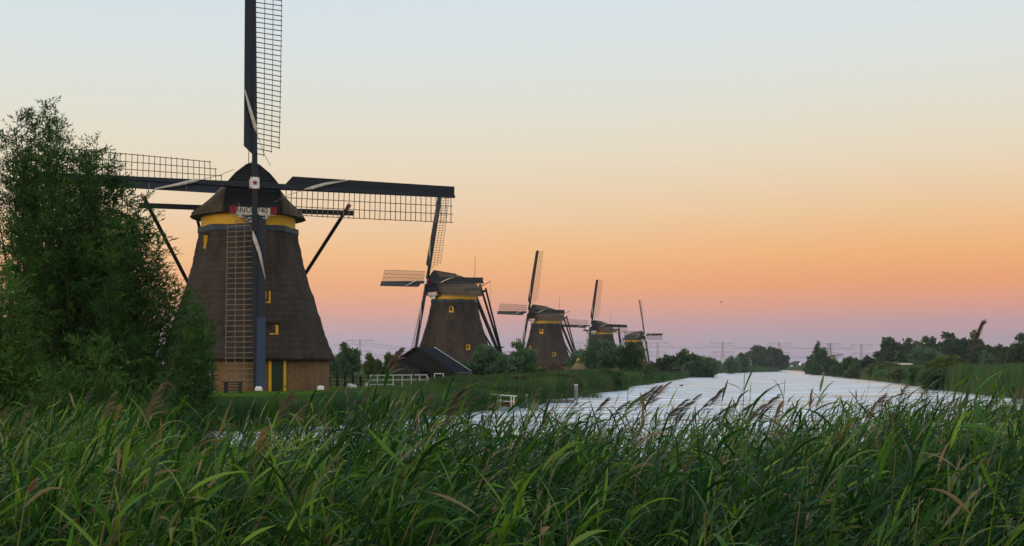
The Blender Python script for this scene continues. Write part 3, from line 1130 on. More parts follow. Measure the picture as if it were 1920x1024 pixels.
# ------------------------------------------------------------------ foliage geometry
def leaf_quads(P, A, W_, L_, rng, tint, fold=.25):
    """one folded rhombus per leaf: base P, axis A (unit), width and length arrays"""
    n = len(P)
    r = rng.normal(size=(n, 3))
    s = np.cross(A, r)
    s /= np.linalg.norm(s, axis=1, keepdims=True) + 1e-9
    u = np.cross(s, A)
    L3, W3 = L_[:, None], W_[:, None]
    mid = P + A * L3 * .45 - u * W3 * fold
    V = np.stack([P, mid + s * W3 * .5, P + A * L3 + u * W3 * fold * .3, mid - s * W3 * .5], 1)
    Q = np.arange(n * 4).reshape(n, 4)
    return V, Q, np.repeat(tint, 4)


def unit(v):
    return v / (np.linalg.norm(v, axis=-1, keepdims=True) + 1e-9)


def crown(rng, c, r, n, clumps, size, elong=1.8, up=.5, shape=.35):
    """leaf clumps spread through an uneven ellipsoid c +- r"""
    c, r = np.asarray(c, float), np.asarray(r, float)
    d = unit(rng.normal(size=(clumps, 3)))
    rr = rng.uniform(0, 1, clumps) ** .45
    lump = .80 + .26 * np.sin(d[:, 0] * 5.1 + c[0]) * np.cos(d[:, 2] * 4.3 + c[1]) + rng.normal(size=clumps) * .07
    C = d * (rr * lump)[:, None]
    C[:, :2] *= (1 - shape * np.clip(C[:, 2:3], 0, 1))
    crad = rng.uniform(.13, .26, clumps)
    k = rng.integers(0, clumps, n)
    off = rng.normal(size=(n, 3))
    off = unit(off) * (rng.uniform(0, 1, (n, 1)) ** .5)
    P = c + (C[k] + off * crad[k][:, None]) * r
    out = unit(C[k] * r + off * .4 * r)
    A = unit(out * .7 + np.array([0, 0, up]) + rng.normal(size=(n, 3)) * .55)
    L_ = size * rng.uniform(.6, 1.4, n)
    tint = np.clip(.45 + rng.normal(size=clumps)[k] * .16 + rng.normal(size=n) * .16, 0, 1)
    return leaf_quads(P, A, L_ / elong, L_, rng, tint), c + C * r


KINDS = {'willow': ('willow', 2.6, .7, .3), 'grey': ('grey_willow', 3.2, .8, .3), 'gold': ('gold_willow', 2.4, .7, .3), 'dark': ('dark_leaf', 1.4, .1, .2), 'olive': ('olive_leaf', 1.5, .2, .25)}
tree_id = [0]


def tree(name, lab, x, top, wpx, Y, kind, n=3000, clear=0.0, size=None, group=None, cats=None, clumps=70, shape=None, zbase=None):
    tree_id[0] += 1
    rng = np.random.default_rng(100 + tree_id[0])
    X_ = (x - 960) / F * Y
    g = land1(X_, Y)
    e = empty(name, (X_, Y, g))
    tag(e, lab, cats or ('tree' if 'tree' in name else 'bush'), group)
    H = CZ + (HOR - top) / F * Y - g
    rx = wpx / 2 * Y / F
    z0 = clear * H
    mname, el, up, sh = KINDS[kind]
    size = size or max(.14, 2.6 * Y / F * 2 * .6)
    cz = (z0 + H) / 2
    geo, C = crown(rng, (0, 0, cz), (rx * 1.0, rx * .9, (H - z0) / 2 * 1.02), n, clumps, size, el, up, sh if shape is None else shape)
    np_obj('crown', geo, M[mname], e)
    tr = MB()
    rt = max(.06, H * .022)
    tr.tube([(0, 0, -.3), (.02 * H, 0, H * .3), (0, .01 * H, H * .62), (.01 * H, 0, H * .85)], [rt * 1.3, rt, rt * .6, rt * .2], 7)
    for q in rng.choice(len(C), min(9, len(C)), replace=False):
        z = rng.uniform(.2, .55) * H
        tr.tube([(0, 0, z), (C[q][0] * .5, C[q][1] * .5, (z + C[q][2]) / 2 + .05 * H), tuple(C[q])], [rt * .5, rt * .32, rt * .1], 5)
    tr.build('trunk', M['bark'], e)
    return e


T = tree
BW = 'bushes beyond the mill lawn'
T('willow_bush', 'feathery grey-green willow bush behind the plank fence', 655, 647, 62, 128, 'grey', 5000, size=.34, group=BW)
T('willow_bush', 'small pale willow bush tucked against the nearest mill wall', 627, 664, 34, 124, 'grey', 1800, size=.3, group=BW)
T('shrub', 'yellowish round shrub between the willow bush and the black barn', 697, 667, 46, 138, 'gold', 3000, size=.34, group=BW)
T('shrub', 'olive shrub rising behind the eave of the black barn', 731, 662, 46, 160, 'gold', 2600, size=.36, group=BW)
RB = 'willows on the mill bank of the river'
T('willow_bush', 'broad grey willow bush beside the black barn', 920, 650, 104, 128, 'grey', 9500, size=.36, group=RB, clumps=110)
T('willow_bush', 'taller feathery willow bush in front of the third windmill', 978, 641, 74, 132, 'grey', 7500, size=.36, group=RB, clumps=90)
T('willow_bush', 'low grey-green bush filling the gap between the two willow bushes by the barn', 952, 664, 78, 126, 'grey', 6000, size=.34, group=RB, clumps=80)
T('willow_bush', 'low dark green willow bush at the foot of the feathery one', 1000, 690, 70, 126, 'willow', 3500, size=.34, group=RB)
T('willow_tree', 'large rounded grey-green willow hiding the lower half of the fourth windmill', 1128, 634, 96, 212, 'grey', 9000, size=.55, group=RB, clumps=130, shape=.15)
T('willow_tree', 'darker willow next to the rounded one, before the smallest riverside windmill', 1184, 640, 62, 205, 'willow', 6000, size=.5, group=RB, clumps=90, shape=.15)
T('willow_bush', 'pale bush peeping out between the yellow-tipped hut and the third windmill', 1080, 655, 40, 245, 'grey', 1800, size=.5, group=RB)
T('shrub', 'olive shrub at the foot of the smallest riverside windmill', 1218, 688, 44, 215, 'olive', 1800, size=.45, group=RB)
T('dark_tree', 'dark pointed tree on the bank next to the smallest riverside windmill', 1250, 665, 58, 262, 'dark', 4500, size=.6, group=RB, clumps=80)
T('willow_tree', 'broad willow at the start of the far bank trees', 1290, 661, 66, 330, 'willow', 4500, size=.8, group=RB, clumps=80, shape=.1)
T('willow_tree', 'willow with a pale rounded top in the middle of the far bank trees', 1330, 664, 54, 345, 'grey', 3800, size=.8, group=RB, clumps=70, shape=.1)
T('dark_tree', 'dark low tree at the waterline below the broad willow', 1310, 676, 90, 318, 'dark', 4500, size=.75, group=RB, clumps=80, shape=.1)
T('willow_tree', 'small grey willow under a pylon at the far bank', 1372, 668, 42, 480, 'grey', 2500, size=1.0, group=RB)
T('bare_tree', 'dark ragged tree with a flat wind-bent top', 1393, 664, 28, 560, 'dark', 1500, size=1.1, group=RB)
T('round_tree', 'big round-crowned tree at the river bend, taller of three', 1428, 649, 56, 700, 'dark', 4500, .12, 1.4, 'round-crowned trees at the river bend', clumps=80, shape=.05)
T('round_tree', 'round-crowned tree in the middle of the river-bend clump', 1450, 652, 42, 710, 'dark', 3000, .12, 1.4, 'round-crowned trees at the river bend', clumps=60, shape=.05)
T('round_tree', 'lowest round-crowned tree at the outer end of the river-bend clump', 1464, 659, 32, 705, 'dark', 2400, .1, 1.4, 'round-crowned trees at the river bend', clumps=50, shape=.05)
T('reed_clump', 'rounded reed clump at the waterline below the large rounded willow', 1142, 694, 62, 136, 'willow', 4200, size=.34, group=RB, clumps=60, shape=.1)
T('reed_clump', 'broad reed clump behind the pale mooring post', 1058, 700, 84, 113, 'gold', 4800, size=.32, group=RB, clumps=70, shape=.1)
T('reed_clump', 'reed clump on the bank step where the river widens', 1206, 693, 44, 190, 'willow', 2800, size=.4, group=RB, clumps=50, shape=.1)
T('reed_clump', 'low reed clump next to the jetty below the feathery willow bush', 985, 706, 70, 104, 'gold', 3600, size=.3, group=RB, clumps=60, shape=.1)
OB = 'shrubs on the opposite river bank'
T('slender_tree', 'tall slender tree beside the distant windmill', 1538, 646, 40, 470, 'willow', 3500, size=.9, group=OB, clumps=60, shape=.3)
T('shrub', 'dark shrub at the narrow far end of the opposite bank', 1522, 671, 30, 480, 'dark', 2200, size=.9, group=OB)
T('shrub', 'low grey-green shrub under the slender tree', 1532, 680, 30, 420, 'willow', 1600, size=.7, group=OB)
T('shrub', 'dark round shrub just below the distant windmill', 1557, 671, 28, 400, 'dark', 2000, size=.75, group=OB)
T('shrub', 'wide green shrub past the distant windmill on the opposite bank', 1592, 669, 46, 330, 'willow', 3500, size=.7, group=OB, clumps=60)
T('shrub', 'dark green shrub under the pylon on the opposite bank', 1632, 668, 50, 300, 'dark', 3800, size=.65, group=OB, clumps=70)
T('shrub', 'small yellow-green shrub at the waterline of the opposite bank', 1636, 684, 24, 268, 'gold', 1600, size=.5, group=OB)
T('shrub', 'pale olive shrub at the waterline next to the dark one', 1603, 687, 34, 300, 'olive', 1500, size=.6, group=OB)
T('shrub', 'tall dark olive bush standing out of the reeds on the opposite bank', 1773, 664, 68, 165, 'gold', 7000, size=.42, group=OB, clumps=100)
T('shrub', 'darker bush at the waterline below the tall olive bush', 1752, 690, 56, 152, 'dark', 3800, size=.4, group=OB, clumps=60)
T('shrub', 'broad olive shrub in the reeds between the pylon bush and the tall grove', 1668, 676, 50, 250, 'gold', 3000, size=.5, group=OB, clumps=60)
T('shrub', 'reed-coloured low shrub at the waterline below the white barrier', 1690, 692, 50, 215, 'olive', 2600, size=.45, group=OB, clumps=60)
T('shrub', 'green low shrub at the waterline before the tall olive bush, next to the reed-coloured one', 1718, 690, 46, 190, 'willow', 2600, size=.42, group=OB, clumps=60)
T('shrub', 'green shrub in the hedge line between the distant windmill and the pylon', 1574, 677, 34, 350, 'willow', 2200, size=.7, group=OB)
T('shrub', 'mid-green shrub in the hedge line just before the pylon', 1614, 674, 40, 315, 'willow', 2800, size=.65, group=OB)
T('shrub', 'dark hedge shrub between the pylon and the white barrier', 1656, 680, 44, 270, 'dark', 2800, size=.55, group=OB)
TP = 'tall trees behind the opposite bank'
T('poplar_tree', 'outermost tall tree of the grove, nearest the pylons', 1676, 633, 76, 395, 'dark', 7500, size=.85, group=TP, clumps=90, shape=.1)
T('poplar_tree', 'reddish olive tall tree second in the grove', 1712, 634, 60, 400, 'olive', 5500, size=.85, group=TP, clumps=70, shape=.1)
T('poplar_tree', 'tall tree with a pointed top in the middle of the grove', 1744, 630, 62, 405, 'dark', 6000, size=.85, group=TP, clumps=80, shape=.15)
T('poplar_tree', 'broad tall tree whose top is the highest of the grove', 1788, 628, 80, 390, 'dark', 8000, size=.85, group=TP, clumps=100, shape=.1)
T('poplar_tree', 'last tall tree of the grove, behind the lone reed plume', 1830, 631, 64, 385, 'dark', 6500, size=.85, group=TP, clumps=80, shape=.1)
T('willow_tree', 'wide silvery willow in front of the tall grove', 1744, 649, 86, 310, 'grey', 7500, size=.65, group=TP, clumps=90, shape=.05)
T('dark_tree', 'low dark tree behind the street lamp', 1872, 649, 60, 430, 'dark', 3800, size=.9, group=TP, clumps=60)
T('shrub', 'small grey shrub beside the street lamp', 1850, 661, 36, 330, 'grey', 2000, size=.65, group=TP)
T('dark_tree', 'large dark tree past the street lamp, cut off by the picture edge', 1922, 632, 76, 300, 'dark', 6000, size=.7, group=TP, clumps=90)
T('dark_tree', 'rounded dark tree between the street lamp and the picture edge', 1893, 645, 48, 320, 'dark', 3500, size=.7, group=TP, clumps=60)


# ------------------------------------------------------------------ far woods (one mass), white barrier, lamps
def far_wood():
    rng = np.random.default_rng(55)
    gs = []
    for x, top, Y in [(x, rng.uniform(678, 683), rng.uniform(1500, 1900)) for x in range(-300, 2300, 16)]:
        X_ = (x - 960) / F * Y
        H = CZ + (HOR - top) / F * Y - .9
        g, _ = crown(rng, (X_, Y, .9 + H / 2), (9, 9, H / 2), 260, 10, 2.8, 1.3, .2, .1)
        gs.append(g)
    return cat(*gs)


tag(np_obj('distant_wood', far_wood(), M['dark_leaf']), 'low dark wood along the horizon', 'wood', kind='stuff')

e = empty('white_barrier', px(1682, 682, 290))
for k in range(4):
    unit_bar('post', (-3 + 2 * k, .1, -2.6), (-3 + 2 * k, .1, -.24), .2, .2, M['grey_wood'], e, up=(0, 1, 0))
tag(e, 'long low white barrier lying at the foot of the tall grove', 'barrier')
MB().rings([[(-3.4, -.3, -.25), (3.6, -.3, -.25), (3.6, .3, -.25), (-3.4, .3, -.25)], [(-3.4, -.3, .30), (3.6, -.3, .05), (3.6, .3, .05), (-3.4, .3, .30)]]).build('panel', M['white'], e)
MB().box((.1, 0, .24), (7.1, .7, .05), Matrix.Rotation(RAD(1.8), 3, 'Y')).build('coping', M['concrete'], e)

g = land1(px(1867, 680, 250).x, 250)
e = empty('street_lamp', (px(1867, 680, 250).x, 250, g))
tag(e, 'thin pale street lamp before the dark trees', 'street lamp')
hh = CZ + (HOR - 651) / F * 250 - g
MB().tube([(0, 0, 0), (0, 0, hh * .5), (0, 0, hh)], [.08, .065, .05], 8).build('pole', M['strut'], e)
MB().tube([(0, 0, hh), (0, 0, hh + .12), (0, 0, hh + .45), (0, 0, hh + .6)], [.08, .16, .2, .06], 10).build('lantern', M['steel'], e)

p = px(1500, 683, 1000)
e = empty('lit_lamp', (p.x, p.y, .9))
tag(e, 'tiny lit warm lamp in the dark wood at the end of the river', 'lamp')
MB().tube([(0, 0, 0), (0, 0, p.z - .9)], .12, 6).build('pole', M['tar'], e)
lm = bpy.data.materials.new('lamp_glow')
lm.use_nodes = True
b_ = lm.node_tree.nodes['Principled BSDF']
b_.inputs['Emission Color'].default_value = (1, .62, .30, 1)
b_.inputs['Emission Strength'].default_value = 1.3
MB().tube([(0, 0, p.z - 1.4), (0, 0, p.z - 1.1), (0, 0, p.z - .5), (0, 0, p.z - .2)], [.25, .6, .6, .25], 8).build('lantern', lm, e)
# floodlight that lights the foot of the distant mill
e = empty('floodlight', (m6.location.x - 4, 1238, .95))
tag(e, 'lit floodlight at the foot of the tiny distant windmill', 'floodlight')
MB().box((0, 0, .2), (.5, .4, .3)).build('housing', M['tar'], e)
ld = bpy.data.lights.new('flood_lamp', 'POINT')
ld.energy = 1400
ld.color = (1, .55, .18)
ld.shadow_soft_size = .3
lo = bpy.data.objects.new('flood_lamp', ld)
link(lo, e)
lo.location = (0, 0, 1.2)


# ------------------------------------------------------------------ bank reeds
def blades(rng, P, H, Wd, tint, lean=.22, az=0.0, azs=1.2, z0=None):
    """grass blades of three stations; P base points (n,3)"""
    n = len(P)
    a = az + rng.normal(size=n) * azs
    ln = np.abs(rng.normal(size=n) * lean) + .05
    d = np.stack([np.cos(a), np.sin(a), np.zeros(n)], 1)
    th = rng.uniform(0, math.pi, n)
    sd = np.stack([np.cos(th), np.sin(th), np.zeros(n)], 1)
    V = np.empty((n, 3, 2, 3))
    for k, (t, w) in enumerate(((0, .8), (.55, 1.0), (1, .08))):
        c = P + np.array([0, 0, 1.0]) * (H * t * (1 - .12 * ln * t))[:, None] + d * (H * ln * t ** 2)[:, None]
        V[:, k, 0] = c + sd * (Wd * w / 2)[:, None]
        V[:, k, 1] = c - sd * (Wd * w / 2)[:, None]
    base = np.arange(n)[:, None] * 6
    q = np.array([[0, 1, 3, 2], [2, 3, 5, 4]])
    Qd = (base[:, :, None] + q[None]).reshape(-1, 4)
    if len(tint) == n:
        tint = np.repeat(tint, 6)
    return V.reshape(-1, 3), Qd, tint


def along(rng, line, n, w0, w1):
    """n points scattered beside a polyline, w0..w1 metres to its land side (land lies where shore() > 0)"""
    line = np.asarray(line, float)
    seg = np.hypot(*np.diff(line, axis=0).T)
    # as many points per pixel of picture width, roughly, near and far
    ym = (line[1:, 1] + line[:-1, 1]) / 2
    wgt = seg / ym
    k = rng.choice(len(seg), n, p=wgt / wgt.sum())
    t = rng.uniform(0, 1, n)
    P = line[k] * (1 - t[:, None]) + line[k + 1] * t[:, None]
    dv = unit(np.diff(line, axis=0))[k]
    nv = np.stack([-dv[:, 1], dv[:, 0]], 1)
    o = rng.uniform(w0, w1, n)
    return P + nv * o[:, None]


def reed_bed(name, lab, line, n, w0, w1, h0, h1, wd, seed, tint0=.35, dead=.11, lump=.25, catg='reeds', material='bank_reed', base_brown=True, lean=.22, ztop=None):
    rng = np.random.default_rng(seed)
    P2 = along(rng, line, n, w0, w1)
    z = np.maximum(land(P2), -.25)
    H = rng.uniform(h0, h1, n) * (1 + lump * np.sin(P2[:, 0] * .37 + 1.7 * np.sin(P2[:, 1] * .21)) * np.cos(P2[:, 1] * .29)) * rng.uniform(.75, 1.05, n)
    if ztop:
        zt = np.interp(P2[:, 1], *ztop) * (1 + (.05 if 'sedge' in name else .13) * np.sin(P2[:, 0] * .8 + 2 * np.sin(P2[:, 1] * .3))) - np.abs(rng.normal(size=n)) * .12
        H = np.clip(np.minimum(H, zt - z), .15, None)
    P = np.column_stack([P2, z])
    t = np.clip(tint0 + .30 * np.sin(P2[:, 0] * .6 + P2[:, 1] * .35 + 2 * np.sin(P2[:, 0] * .17)) * np.sin(P2[:, 1] * .11 + P2[:, 0] * .23) + rng.normal(size=n) * .14, 0, .8)
    t = np.where(rng.uniform(size=n) < dead, rng.uniform(.8, .95, n), t)
    Y = P2[:, 1]
    Wd = wd * (Y / 100) ** .9 * rng.uniform(.6, 1.3, n)
    t6 = np.repeat(t, 6).reshape(n, 3, 2)
    if base_brown:      # dry sheaths low on the stems
        t6[:, 0] = np.clip(t[:, None] * .2 + .75, 0, 1)
    return tag(np_obj(name, blades(rng, P, H, Wd, t6.ravel(), lean=lean, azs=1.0), M[material]), lab, catg, kind='stuff')


leftbank = [(-16, 50), (-10.6, 53), (-6.8, 60), (-2, 75)]
reed_bed('sedge_bed', 'dense dark green sedge fringe before the mill lawn', leftbank[:3], 18000, -.3, 3.2, 1.6, 2.0, .045, 21, .4, .03, .06, 'sedge', lean=.14, ztop=([50, 60], [1.45, 1.36]))
reed_bed('reed_bank', 'tall grass and reeds below the white railing', [(-6.8, 60), (-2, 75), (1.0, 81)], 12000, -.2, 6, 1.5, 2.0, .045, 22, .5, .04, .2, ztop=([60, 75, 81], [1.40, 1.55, 1.2]))
reed_bed('reed_bank', 'reed fringe on the mill bank behind the jetty', [(1.5, 86), (3, 97), (7.9, 124), (13.2, 143), (15.5, 165)], 30000, -.3, 9, 1.9, 2.6, .05, 23, .4, .11, .3, ztop=([86, 97, 124, 165], [1.5, 1.9, 2.15, 2.3]))
reed_bed('reed_bank', 'reed fringe below the far bank trees', [(15.5, 165), (24.6, 207), (47.8, 327), (87.7, 517), (150, 690), (165, 900)], 22000, -.5, 12, 1.8, 2.8, .055, 24, .35, .04, .25, ztop=([165, 240, 400, 900], [2.3, 1.7, 2.4, 3.4]))
reed_bed('reed_bank', 'reed belt along the opposite river bank', [(218, 980), (211, 887), (150, 600), (103, 388), (74.4, 248), (66.6, 207), (52.8, 148), (48, 124), (45.5, 109), (40, 85), (34, 64)], 42000, -.5, 14, 2.2, 3.2, .055, 25, .45, .10, .22, ztop=([60, 110, 160, 250, 900], [2.6, 3.0, 3.1, 3.0, 3.4]))
reed_bed('reed_bank', 'reeds closing the far end of the river', [(165, 905), (218, 985)], 4000, -4, 30, 2.2, 3.2, .06, 26, .3, .04, .2)
reed_bed('grass_field', 'rough grass behind the plank fence and the white railing', [(-40, 104), (8, 104)], 12000, 0, 40, .5, 1.0, .06, 27, .55, .2, .2, 'grass', base_brown=False)


def lawn():
    rng = np.random.default_rng(31)
    n = 40000
    Y = 56 + 44 * rng.uniform(0, 1, n) ** 1.3
    x = rng.uniform(330, 760, n)
    X_ = (x - 960) / F * Y
    P2 = np.column_stack([X_, Y])
    ok = shore(P2) > 3.0
    P2 = P2[ok]
    n = len(P2)
    t = np.clip(.55 + .3 * np.sin(P2[:, 1] * .8 + P2[:, 0] * .2) + rng.normal(size=n) * .2, 0, 1)
    return blades(rng, np.column_stack([P2, land(P2) - .02]), rng.uniform(.06, .14, n), rng.uniform(.03, .06, n), t, lean=.4)


tag(np_obj('lawn_grass', lawn(), M['lawn']), 'short bright green lawn around the nearest windmill', 'lawn', kind='stuff')


# ------------------------------------------------------------------ big willows close by
def willow(name, lab, tips, Y, spread, base_x, base_y, n_lead, twigs, leaves, material, leafL, seed, tint0=.4, group=None, trunk_r=.06, start=.12):
    """many-stemmed willow: leaders rise from the ground to tips given as photo pixels, twigs with narrow leaves along them"""
    rng = np.random.default_rng(seed)
    bx = (base_x - 960) / F * Y
    g = land1(bx, Y)
    e = empty(name, (bx, Y, g))
    tag(e, lab, 'tree' if 'tree' in name else 'bush', group)
    org = np.array([bx, Y, g])
    gs = []
    stems = MB()
    for i in range(n_lead):
        tx, ty = tips[i % len(tips)]
        if i >= len(tips):
            f_ = rng.uniform(.45, .97)
            tx = base_x + (tx - base_x) * f_ ** .5 * rng.uniform(.7, 1.05)
            ty = base_y + (ty - base_y) * f_
        dY = rng.normal() * spread * (.5 if i < len(tips) else 1)
        tip = np.array(px(tx, ty, Y + dY))
        b0 = org + np.array([(tip[0] - bx) * .35 + rng.normal() * .2, dY * .3, -.1])
        mid = b0 * .45 + tip * .55 + np.array([(b0[0] - tip[0]) * .12 * -1, 0, .25])
        ts = np.linspace(0, 1, 9)
        curve = ((1 - ts) ** 2)[:, None] * b0 + (2 * ts * (1 - ts))[:, None] * mid + (ts ** 2)[:, None] * tip
        stems.tube([tuple(p - org) for p in curve], list(trunk_r * np.linspace(1, .12, 9) * rng.uniform(.5, 1)), 5)
        L = np.linalg.norm(tip - b0)
        nt_ = int(twigs * L / 5)
        u = start + (1 - start) * rng.uniform(0, 1, nt_) ** .85
        O = ((1 - u) ** 2)[:, None] * b0 + (2 * u * (1 - u))[:, None] * mid + (u ** 2)[:, None] * tip
        D = unit(tip - mid)
        lat_ = rng.normal(size=(nt_, 3))
        lat_[:, 2] *= .4
        tl = rng.uniform(.35, .95, nt_) * (1.1 - .6 * u)
        td = unit(D * .6 + unit(lat_) * 1.0 + np.array([.10, 0, .22]))
        k = leaves
        s = np.linspace(.12, 1, k)[None] + rng.normal(size=(nt_, k)) * .02
        droop = np.array([0, 0, -.22])
        P = O[:, None] + td[:, None] * (tl[:, None] * s)[..., None] + droop * ((tl[:, None] * s ** 2)[..., None])
        A = unit(td[:, None] * .85 + rng.normal(size=(nt_, k, 3)) * .62 + np.array([.08, 0, .02]))
        n = nt_ * k
        Ls = leafL * rng.uniform(.6, 1.25, n)
        tt = np.clip(tint0 + rng.normal() * .08 + np.repeat(rng.normal(size=nt_) * .20, k) + rng.normal(size=n) * .14, 0, 1)
        gs.append(leaf_quads(P.reshape(-1, 3) - org, A.reshape(-1, 3), Ls * .21, Ls, rng, tt))
    np_obj('crown', cat(*gs), M[material], e)
    stems.build('trunk', M['bark'], e)
    return e


tips = [(85, 196), (60, 214), (38, 222), (108, 232), (8, 252), (-25, 262), (-70, 300), (132, 276), (160, 300), (182, 264), (172, 290), (208, 322), (232, 352), (262, 372), (275, 404), (250, 420),
        (296, 462), (288, 510), (322, 528), (345, 548), (330, 590), (352, 640), (300, 560), (190, 380), (120, 340), (60, 300), (20, 340), (220, 470), (205, 305), (215, 345), (240, 372), (255, 392), (280, 440), (302, 500), (310, 545), (180, 330), (150, 300), (100, 260), (30, 250), (270, 470), (335, 570), (300, 600)]
willow('willow_tree', 'tall many-stemmed willow tree covering the tip of a windmill sail', tips, 24.5, 1.1, 150, 850, 130, 128, 15, 'willow', .098, 41, .42, trunk_r=.05)
willow('willow_bush', 'grey-green willow bush overlapping the wall of the nearest windmill', [(382, 576), (366, 558), (388, 606), (384, 650), (355, 600), (340, 640), (374, 690), (325, 660), (380, 712), (362, 650)], 33, .6, 355, 800, 50, 85, 13, 'willow', .12, 42, .34, trunk_r=.03, start=.05)
willow('willow_bush', 'yellow-green leafy willow bush at the foot of the tall willow tree', [(150, 640), (185, 655), (120, 670), (220, 690), (250, 730), (90, 700), (200, 640), (280, 760), (60, 730), (300, 720)], 19.5, .5, 170, 880, 50, 60, 12, 'willow', .11, 43, .62, trunk_r=.025, start=.05)
willow('willow_bush', 'bright green leafy bush at the picture edge beside the tall willow tree', [(5, 500), (-20, 480), (30, 530), (45, 570), (20, 600), (60, 640), (-40, 520), (40, 690), (0, 560)], 20.5, .5, -5, 880, 44, 70, 12, 'willow', .11, 44, .7, trunk_r=.03, start=.05)
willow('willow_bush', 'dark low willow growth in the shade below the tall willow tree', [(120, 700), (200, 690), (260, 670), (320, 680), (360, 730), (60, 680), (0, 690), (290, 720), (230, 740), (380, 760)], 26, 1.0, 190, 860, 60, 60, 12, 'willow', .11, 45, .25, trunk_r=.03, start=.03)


# ------------------------------------------------------------------ reeds in front
def ribbons(C, Wv, w):
    """C (n,k,3) centre lines, Wv (n,k,3) width directions, w (n,k) widths"""
    n, k = C.shape[:2]
    V = np.stack([C + Wv * (w / 2)[..., None], C - Wv * (w / 2)[..., None]], 2)
    base = np.arange(n)[:, None, None] * (2 * k) + np.arange(k - 1)[None, :, None] * 2
    Qd = (base + np.array([0, 1, 3, 2])).reshape(-1, 4)
    return V.reshape(-1, 3), Qd


def stem_points(b, h, az, lean, ts):
    d = np.stack([np.cos(az), np.sin(az), 0 * az], 1)
    ts = np.atleast_2d(ts)
    x = (lean * h)[:, None] * ts ** 1.9
    z = h[:, None] * ts * (1 - .35 * (lean[:, None] ** 2) * ts)
    return b[:, None] + d[:, None] * x[..., None] + np.array([0, 0, 1.0]) * z[..., None]


